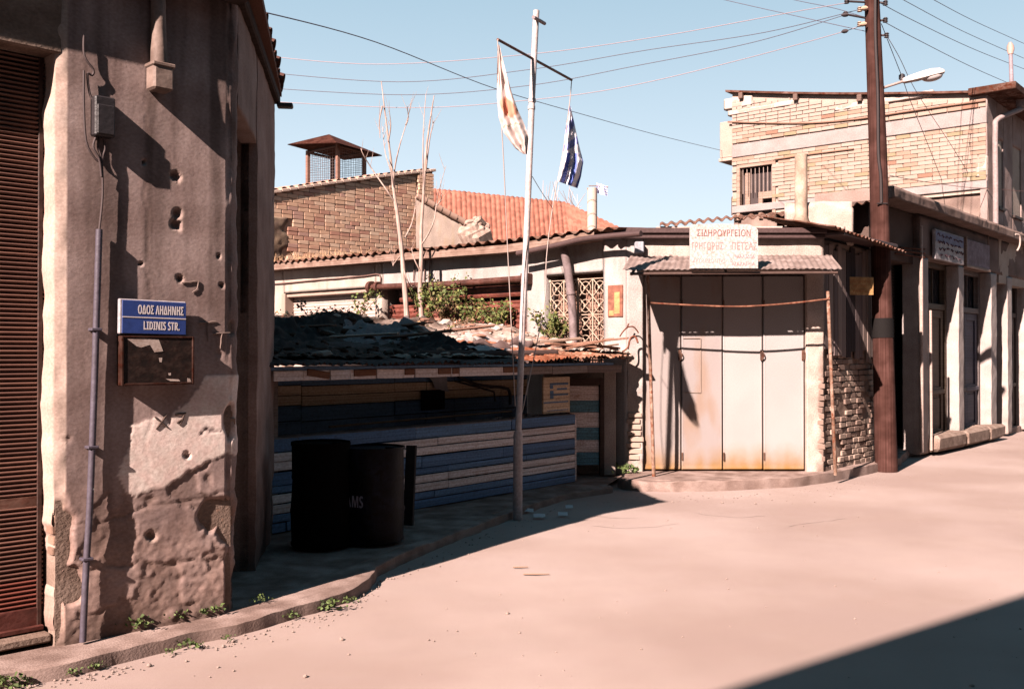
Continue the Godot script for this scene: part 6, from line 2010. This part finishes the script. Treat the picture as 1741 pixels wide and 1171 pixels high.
func trunk_radii(r: float, n: int) -> Array:
	var out := []
	for i in n:
		out.append(lerpf(r, 0.004, pow(float(i) / n, 1.25)) * (1.0 + 0.08 * sin(i * 2.3)))
	return out

func shrub(px: float, py: float, z: float, r: float, h: float, n: int, low: Array, up: Array, label: String) -> void:
	var foot := at(px, py, z)
	var o := thing("scrub", label, "shrub", foot)
	var st := Mb.new()
	var lv := Mb.new()
	var tips := []
	for i in maxi(6, n / 26):
		var tip := foot + Vector3(rng.randfn() * r * 0.6, h * rng.randf_range(0.5, 1.15), rng.randfn() * r * 0.6)
		var mid := foot.lerp(tip, 0.5) + Vector3(rng.randfn(), rng.randfn() * 0.4, rng.randfn()) * r * 0.12
		var base := foot + Vector3(rng.randfn() * r * 0.2, -0.12, rng.randfn() * r * 0.2)
		st.tube(curve_points([base, mid, tip], 3), [0.008, 0.007, 0.006, 0.005, 0.004, 0.003, 0.002], 4)
		tips.append([base, mid, tip])
	for i in int(n * 1.7):
		var t: Array = tips[rng.randi() % tips.size()]
		var f := pow(rng.randf(), 0.7)
		var p := (t[0] as Vector3).lerp(t[1], f * 2.0) if f < 0.5 else (t[1] as Vector3).lerp(t[2], f * 2.0 - 1.0)
		p = ball(p, 0.07)
		var cols: Array = low if rng.randf() < clampf((p.y - foot.y) / h * 1.6 - 0.1, 0.05, 0.95) else up
		var c: Color = cols[rng.randi() % cols.size()]
		c = c * rng.randf_range(0.7, 1.35)
		leaf(lv, p, Vector3(rng.randfn(), rng.randfn() * 0.6 + 0.3, rng.randfn()).normalized(), rng.randf_range(0.03, 0.075), c)
	put("stems", st, mat(Color(0.22, 0.15, 0.09), 0.9, ""), o)
	var m := mat(Color(1, 1, 1), 0.7, "")
	m.backlight_enabled = true
	m.backlight = Color(0.35, 0.4, 0.15)
	put("leaves", lv, m, o)

func dry_tuft(px: float, py: float) -> void:
	var foot := at(px, py, 18.2)
	var mb := Mb.new()
	for i in 60:
		var p := foot + Vector3(rng.randf_range(-0.5, 0.5), 0, rng.randf_range(-0.2, 0.2))
		mb.tube([p, p + Vector3(rng.randfn() * 0.05, rng.randf_range(0.05, 0.16), rng.randfn() * 0.04)], [0.005, 0.002], 3, false)
	alone("dry_grass", mb, mat(Color(0.52, 0.33, 0.20), 0.9, ""), foot, "dry yellowish grass tuft on the edge of the sheet roof", "grass tuft", "dry grass tufts on the sheet roof")

func weed(p: Vector3, s: float, label: String, group: String) -> void:
	var mb := Mb.new()
	var n := int(26 + s * 260)
	for i in n:
		var q := p + Vector3(rng.randfn() * s * 0.55, rng.randf() * s * 0.7, rng.randfn() * s * 0.3)
		leaf(mb, q, Vector3(rng.randfn(), rng.randf_range(0.1, 1.3), rng.randfn()).normalized(), s * rng.randf_range(0.25, 0.55), Color(0.075, 0.105, 0.03) * rng.randf_range(0.6, 1.5))
	alone("weed", mb, mat(Color(1, 1, 1), 0.7, ""), p, label, "weed", group)

# ---------------------------------------------------------------- small things
func letters(text: String, height: float, width: float, t: Transform3D, m: Material, parent: Node, called := "lettering", weight := 700, family := "Droid Sans") -> void:
	# text in a frame whose origin is the middle of the line
	var f := SystemFont.new()
	f.font_names = PackedStringArray([family])
	f.font_weight = weight
	var tm := TextMesh.new()
	tm.text = text
	tm.font = f
	tm.font_size = 64
	tm.pixel_size = 0.01
	tm.depth = 0.02
	tm.curve_step = 2.0
	var box := tm.get_aabb()
	var sx := width / maxf(box.size.x, 0.001)
	var sy := height / maxf(box.size.y, 0.001)
	var mid := box.get_center()
	var b := t.basis * Basis.from_scale(Vector3(sx, sy, 0.05))
	piece(called, tm, m, Transform3D(b, t.origin - b * mid), parent)

func small_things() -> void:
	# street sign
	var d := 0.055
	var p0 := local(tl, 206, 568, d)
	var p1 := local(tl, 316, 514, d)
	var mid := Vector3((p0.x + p1.x) * 0.5, (p0.y + p1.y) * 0.5, d)
	var tilt := Transform3D(tl.basis.rotated(tl.basis.z, -0.012), tl * mid)
	var hw := (p1.x - p0.x) * 0.5
	var hh := (p1.y - p0.y) * 0.5
	var o := thing("street_sign", "blue enamel street sign with white Greek and Latin lettering on the grey wall", "sign", tl * Vector3(mid.x, p0.y, d))
	var rim := Mb.new()
	rim.box(tilt, Vector3(-hw - 0.012, -hh, -0.03), Vector3(hw, hh + 0.006, -0.002), 0.005)
	put("backing", rim, metal(Color(0.45, 0.42, 0.46), 0.5), o)
	var pl := Mb.new()
	pl.box(tilt, Vector3(-hw + 0.002, -hh + 0.003, -0.002), Vector3(hw - 0.002, hh - 0.002, 0.004), 0.002)
	put("plate", pl, mat(Color(0.03, 0.06, 0.235), 0.45, "grit", Vector3.ONE * 0.8), o)
	var ln := Mb.new()
	ln.box(tilt, Vector3(-hw + 0.004, -0.003, 0.004), Vector3(hw - 0.004, 0.003, 0.006))
	var wm := mat(Color(0.62, 0.55, 0.55), 0.6, "")
	put("dividing_line", ln, wm, o)
	var f0 := Transform3D(tilt.basis, tilt * Vector3(hw * 0.19, hh * 0.47, 0.005))
	letters("ΟΔΟΣ ΛΗΔΗNΗΣ", 0.054, hw * 1.42, f0, wm, o)
	letters("LIDINIS STR.", 0.05, hw * 1.12, Transform3D(tilt.basis, tilt * Vector3(hw * 0.22, -hh * 0.47, 0.005)), wm, o)
	# rusty notice case below it
	var n0 := local(tl, 206, 656, 0.07)
	var n1 := local(tl, 330, 572, 0.07)
	var nb := thing("notice_case", "rusted dark notice case with scraps of torn paper below the street sign", "notice board", tl * Vector3((n0.x + n1.x) * 0.5, n0.y, 0.0))
	var bx := Mb.new()
	bx.box(tl, Vector3(n0.x, n0.y, 0.004), Vector3(n1.x, n1.y, 0.055), 0.004)
	for q in [[n0.x, n0.x + 0.014, n0.y, n1.y], [n1.x - 0.014, n1.x, n0.y, n1.y]]:
		bx.box(tl, Vector3(q[0], q[2], 0.055), Vector3(q[1], q[3], 0.072), 0.003)
	for q in [[n0.y, n0.y + 0.014], [n1.y - 0.012, n1.y]]:
		bx.box(tl, Vector3(n0.x + 0.014, q[0], 0.055), Vector3(n1.x - 0.014, q[1], 0.071), 0.003)
	put("case", bx, metal(Color(0.075, 0.04, 0.033), 0.8, "rust"), nb)
	var pn := Mb.new()
	pn.box(tl, Vector3(n0.x + 0.014, n0.y + 0.014, 0.055), Vector3(n1.x - 0.014, n1.y - 0.012, 0.066))
	put("panel", pn, mat(Color(0.040, 0.022, 0.017), 0.55, "rust", Vector3.ONE * 2.4, "blotch", 2.0, "n_blotch", 0.3), nb)
	var wd := n1.x - n0.x
	var ht := n1.y - n0.y
	var ps := Mb.new()
	scrap(ps, n0, wd, ht, [[0.07, 0.99], [0.30, 1.0], [0.50, 0.98], [0.56, 0.72], [0.44, 0.70], [0.38, 0.86], [0.26, 0.80], [0.20, 0.83]])
	scrap(ps, n0, wd, ht, [[0.50, 0.58], [0.55, 0.58], [0.54, 0.48], [0.51, 0.49]])
	scrap(ps, n0, wd, ht, [[0.63, 0.24], [0.67, 0.25], [0.67, 0.19], [0.64, 0.19]])
	scrap(ps, n0, wd, ht, [[0.90, 0.13], [0.94, 0.11], [0.96, 0.04], [0.90, 0.04]])
	scrap(ps, n0, wd, ht, [[0.60, 0.12], [0.78, 0.10], [0.80, 0.06], [0.66, 0.07]])
	put("torn_paper", ps, mat(Color(0.52, 0.42, 0.38), 0.9, "peel", Vector3.ONE * 2.0), nb)
	# meter box with its cables
	var m0 := local(tl, 158, 230, 0.05)
	var m1 := local(tl, 193, 168, 0.05)
	var mbx := thing("meter_box", "small black box with loose cables high on the grey wall", "junction box", tl * Vector3((m0.x + m1.x) * 0.5, m0.y, 0.0))
	var mb := Mb.new()
	mb.box(tl, Vector3(m0.x, m0.y, 0.003), Vector3(m1.x, m1.y, 0.075), 0.008)
	mb.box(tl, Vector3(m0.x + 0.01, m0.y + 0.01, 0.075), Vector3(m1.x - 0.01, m1.y - 0.05, 0.085), 0.004)
	put("box", mb, metal(Color(0.035, 0.03, 0.034), 0.5), mbx)
	var cb := Mb.new()
	for c in [[[168, 231], [166, 250], [172, 272], [174, 330], [168, 392]], [[175, 231], [178, 252], [174, 268], [173, 300]], [[163, 231], [158, 250], [168, 270], [172, 300]], [[142, 60], [143, 95], [158, 118], [156, 128], [148, 126], [152, 160], [162, 176]], [[142, 120], [142, 180], [146, 240], [160, 268], [171, 276]]]:
		var pts := []
		for q in c:
			pts.append(tl * local(tl, q[0], q[1], 0.02 + 0.012 * rng.randf()))
		cb.tube(curve_points(pts, 4), [0.007], 5)
	put("cable", cb, mat(Color(0.06, 0.04, 0.04), 0.7, ""), mbx)
	var cp := Mb.new()
	var cpt := []
	for q in [[168, 390], [164, 520], [159, 680], [152, 860], [146, 960], [140, 1091]]:
		cpt.append(tl * local(tl, q[0], q[1], 0.035))
	cp.tube(curve_points(cpt, 4), [0.0185], 10)
	for q in [[162, 560], [156, 760], [147, 950]]:
		var c := local(tl, q[0], q[1], 0.035)
		cp.box(tl, Vector3(c.x - 0.03, c.y - 0.008, 0.0), Vector3(c.x + 0.03, c.y + 0.008, 0.056), 0.003)
	alone("conduit", cp, metal(Color(0.10, 0.085, 0.115), 0.55), cpt[-1], "slim grey conduit pipe running down the grey wall to the pavement", "pipe")
	# workshop sign standing on the canopy
	var ts_ := frame(at(1231, 456, 12.2), 90)
	var s := thing("workshop_sign", "white painted workshop sign with faded red Greek lettering standing on the canopy", "sign", ts_.origin)
	var w0 := local(ts_, 1173, 456)
	var w1 := local(ts_, 1289, 380)
	var sw := w1.x - w0.x
	var sh := w1.y - w0.y
	var outline := [[0.0, 0.0], [0.0, 0.93], [0.04, 0.985], [0.5, 0.99], [0.86, 0.985], [0.96, 0.93], [1.0, 0.86], [1.0, 0.0]]
	var bd := Mb.new()
	for z in [0.0, -0.02]:
		for i in range(1, outline.size() - 1):
			bd.tri_out(ts_ * Vector3(w0.x + outline[0][0] * sw, w0.y, z), ts_ * Vector3(w0.x + outline[i][0] * sw, w0.y + outline[i][1] * sh, z), ts_ * Vector3(w0.x + outline[i + 1][0] * sw, w0.y + outline[i + 1][1] * sh, z), ts_ * Vector3(0, 0.2, -0.01))
	for i in outline.size():
		var a: Array = outline[i]
		var b: Array = outline[(i + 1) % outline.size()]
		bd.quad_out(ts_ * Vector3(w0.x + a[0] * sw, w0.y + a[1] * sh, 0), ts_ * Vector3(w0.x + b[0] * sw, w0.y + b[1] * sh, 0), ts_ * Vector3(w0.x + b[0] * sw, w0.y + b[1] * sh, -0.02), ts_ * Vector3(w0.x + a[0] * sw, w0.y + a[1] * sh, -0.02), ts_ * Vector3(0, 0.25, -0.01))
	put("board", bd, mat(Color(0.60, 0.545, 0.54), 0.7, "grit", Vector3.ONE * 1.5, "peel", 0.9), s)
	var dark := mat(Color(0.20, 0.075, 0.07), 0.8, "")
	var faded := mat(Color(0.40, 0.205, 0.20), 0.8, "")
	var put_line := func(text: String, x: float, y: float, w: float, h: float, m: Material) -> void:
		letters(text, h * sh, w * sw, Transform3D(ts_.basis, ts_ * Vector3(w0.x + x * sw, w0.y + y * sh, 0.003)), m, s, "lettering", 400)
	put_line.call("ΣΙΔΗΡΟΥΡΓΕΙΟN", 0.50, 0.79, 0.78, 0.15, dark)
	put_line.call("ΓΡΗΓΟΡΗΣ", 0.26, 0.50, 0.46, 0.17, faded)
	put_line.call("ΠΕΤΣΑΣ", 0.80, 0.50, 0.37, 0.17, faded)
	put_line.call("ΑΚΟNΙΖΟNΤΑΙ", 0.28, 0.17, 0.48, 0.09, mat(Color(0.42, 0.29, 0.29), 0.8, ""))
	put_line.call("&", 0.61, 0.19, 0.04, 0.10, mat(Color(0.42, 0.29, 0.29), 0.8, ""))
	put_line.call("ΨΑΛΙΔΙΑ", 0.81, 0.265, 0.29, 0.08, mat(Color(0.34, 0.21, 0.23), 0.8, ""))
	put_line.call("ΜΑΧΑΙΡΙΑ", 0.79, 0.10, 0.33, 0.08, mat(Color(0.38, 0.21, 0.22), 0.8, ""))
	var pr := Mb.new()
	for x in [0.2, 0.8]:
		pr.tube([ts_ * Vector3(w0.x + x * sw, w1.y - 0.1, -0.022), ts_ * Vector3(w0.x + x * sw, w0.y + 0.16, -0.5)], [0.01], 5)
	put("prop", pr, metal(Color(0.2, 0.12, 0.1)), s)
	# yellow sign on the side wall
	var y0 := local(tr, 1441, 501, 0.10)
	var y1 := local(tr, 1486, 470, 0.10)
	var ys := thing("yellow_sign", "small yellow sign with faded red writing between workshop boards and power pole", "sign", tr * Vector3((y0.x + y1.x) * 0.5, y0.y, 0.1))
	var yf := frame(tr * Vector3((y0.x + y1.x) * 0.5, (y0.y + y1.y) * 0.5, 0.12), 78)
	var c0 := local(yf, 1441, 501)
	var c1 := local(yf, 1486, 471)
	var yb := Mb.new()
	yb.box(yf, Vector3(c0.x, c0.y, -0.02), Vector3(c1.x, c1.y, 0.0), 0.004)
	put("board", yb, mat(Color(0.62, 0.36, 0.15), 0.7, "grit", Vector3.ONE * 2.0, "blotch", 1.5), ys)
	var red := mat(Color(0.42, 0.15, 0.06), 0.8, "")
	var yw := c1.x - c0.x
	var yh := c1.y - c0.y
	for q in [["ΑΠΑΓΟΡΕΥΕΤΑΙ", 0.78, 0.74], ["ΡΕΖΕΡΒΕ", 0.5, 0.48], ["PARKING", 0.55, 0.22]]:
		letters(q[0], yh * 0.15, yw * (q[1] as float), Transform3D(yf.basis, yf * Vector3((c0.x + c1.x) * 0.5, c0.y + yh * (q[2] as float), 0.002)), red, ys, "lettering", 400)
	var hk := Mb.new()
	hk.tube(curve_points([tr * Vector3(1.75, 2.86, 0.02), tr * Vector3(1.85, 2.80, 0.12), tr * Vector3(1.98, 2.84, 0.16), tr * Vector3(2.02, 2.95, 0.16)], 4), [0.014], 6)
	put("hook", hk, metal(Color(0.05, 0.035, 0.035)), ys)
	# oil drums
	var dm := metal(Color(0.010, 0.012, 0.026), 0.5, "rust")
	dm.metallic_specular = 0.2
	var dp := gnd(634, 917, 0.0)
	var drum := thing("oil_drum", "dark blue oil drum with white letters in front of the striped counter", "oil drum", dp)
	drum_parts(drum, dp, 0.262, 0.80, dm)
	var face := dir(0)
	var ang := deg_to_rad(-28.0)
	var nrm := Vector3(sin(ang) * 1.0, 0, cos(ang))
	var lt := Transform3D(Basis(Vector3(nrm.z, 0, -nrm.x), Vector3.UP, nrm), dp + nrm * 0.266 + Vector3(0, 0.36, 0))
	letters("AMS", 0.10, 0.18, lt, mat(Color(0.30, 0.29, 0.36), 0.6, ""), drum)
	var matte_black := mat(Color(0.004, 0.003, 0.003), 0.95, "grit", Vector3.ONE * 1.1)
	matte_black.metallic_specular = 0.12
	var bp := gnd(545, 925, 0.0)
	var bd2 := thing("oil_drum", "black oil drum without letters, left of the blue drum", "oil drum", bp)
	drum_parts(bd2, bp, 0.24, 0.86, matte_black)
	var kp := Mb.new()
	var kb := gnd(693, 893, 0.0)
	kp.box(Transform3D(Basis.from_euler(Vector3(-0.12, -0.5, 0.03)), kb), Vector3(-0.05, 0.0, -0.015), Vector3(0.06, 0.74, 0.015), 0.004)
	alone("leaning_board", kp, painted_wood(Color(0.03, 0.022, 0.022)), kb, "dark board leaning behind the blue oil drum", "board")
	# litter
	for q in [[899, 870, 0.05, "paper scrap nearest the flagpole foot"], [917, 879, 0.06, "largest paper scrap, second from the flagpole foot"], [957, 876, 0.05, "paper scrap close to the edge of the sunlight"], [968, 864, 0.04, "smallest paper scrap, farthest from the flagpole foot"]]:
		var li := Mb.new()
		var b := gnd(q[0], q[1], -0.085)
		li.grid(4, 4, func(i: int, j: int): return b + Vector3((i - 2) * q[2] * 0.5, 0.004 + 0.012 * absf(nz(i * 0.7, j * 0.9, q[0], 1.0)) + 0.006 * j, (j - 2) * q[2] * -0.35))
		alone("paper_scrap", li, mat(Color(0.60, 0.55, 0.55), 0.9, ""), b, q[3], "litter", "paper scraps in the shade by the flagpole")
	for q in [[885, 965, 0.06, "shorter thin twig lying on the sunlit road"], [912, 977, 0.10, "longer thin twig lying on the sunlit road"]]:
		var tg := Mb.new()
		var b := gnd(q[0], q[1], -0.092)
		tg.tube([b + Vector3(-q[2], 0.006, 0), b + Vector3(0, 0.008, 0.01), b + Vector3(q[2], 0.005, -0.01)], [0.006, 0.007, 0.004], 5)
		alone("twig", tg, mat(Color(0.30, 0.19, 0.14), 0.9, ""), b, q[3], "twig", "twigs on the road")

func scrap(mb: Mb, n0: Vector3, w: float, h: float, pts: Array) -> void:
	var poly := PackedVector2Array()
	for p in pts:
		poly.append(Vector2(n0.x + p[0] * w, n0.y + 0.004 + p[1] * (h - 0.018)))
	var ti := Geometry2D.triangulate_polygon(poly)
	for k in range(0, ti.size(), 3):
		var q := []
		for s in 3:
			var v := poly[ti[k + s]]
			q.append(tl * Vector3(v.x, v.y, 0.0675 + nz(v.x, v.y, 2.0, 20.0) * 0.002))
		mb.tri_out(q[0], q[1], q[2], tl * Vector3(q[0].x, 1.5, -50))

func drum_parts(o: Node3D, p: Vector3, r: float, h: float, m: Material) -> void:
	var mb := Mb.new()
	var pts := []
	var rad := []
	for q in [[0.0, 1.0], [0.01, 1.03], [0.03, 1.03], [0.035, 1.0], [0.31, 1.0], [0.325, 1.025], [0.345, 1.025], [0.36, 1.0], [0.64, 1.0], [0.655, 1.025], [0.675, 1.025], [0.69, 1.0], [0.965, 1.0], [0.97, 1.03], [0.99, 1.035], [1.0, 1.02]]:
		pts.append(p + Vector3(0, q[0] * h, 0))
		rad.append(q[1] * r)
	mb.tube(pts, rad, 32, false)
	for i in mb.v.size():
		var v := mb.v[i]
		var k := nz(v.x, v.y, v.z, 3.0) * 0.016 - 0.03 * maxf(0.0, nz(v.x, v.y, v.z + 9.0, 2.0) - 0.3)
		mb.v[i] += Vector3(v.x - p.x, 0, v.z - p.z).normalized() * k
	put("body", mb, m, o)
	var ld := Mb.new()
	ld.tube([p + Vector3(0, h * 0.97, 0), p + Vector3(0, h * 0.975, 0)], [r * 0.99], 32)
	ld.tube([p + Vector3(r * 0.55, h * 0.975, 0), p + Vector3(r * 0.55, h * 0.995, 0)], [0.04], 12)
	put("lid", ld, m, o)
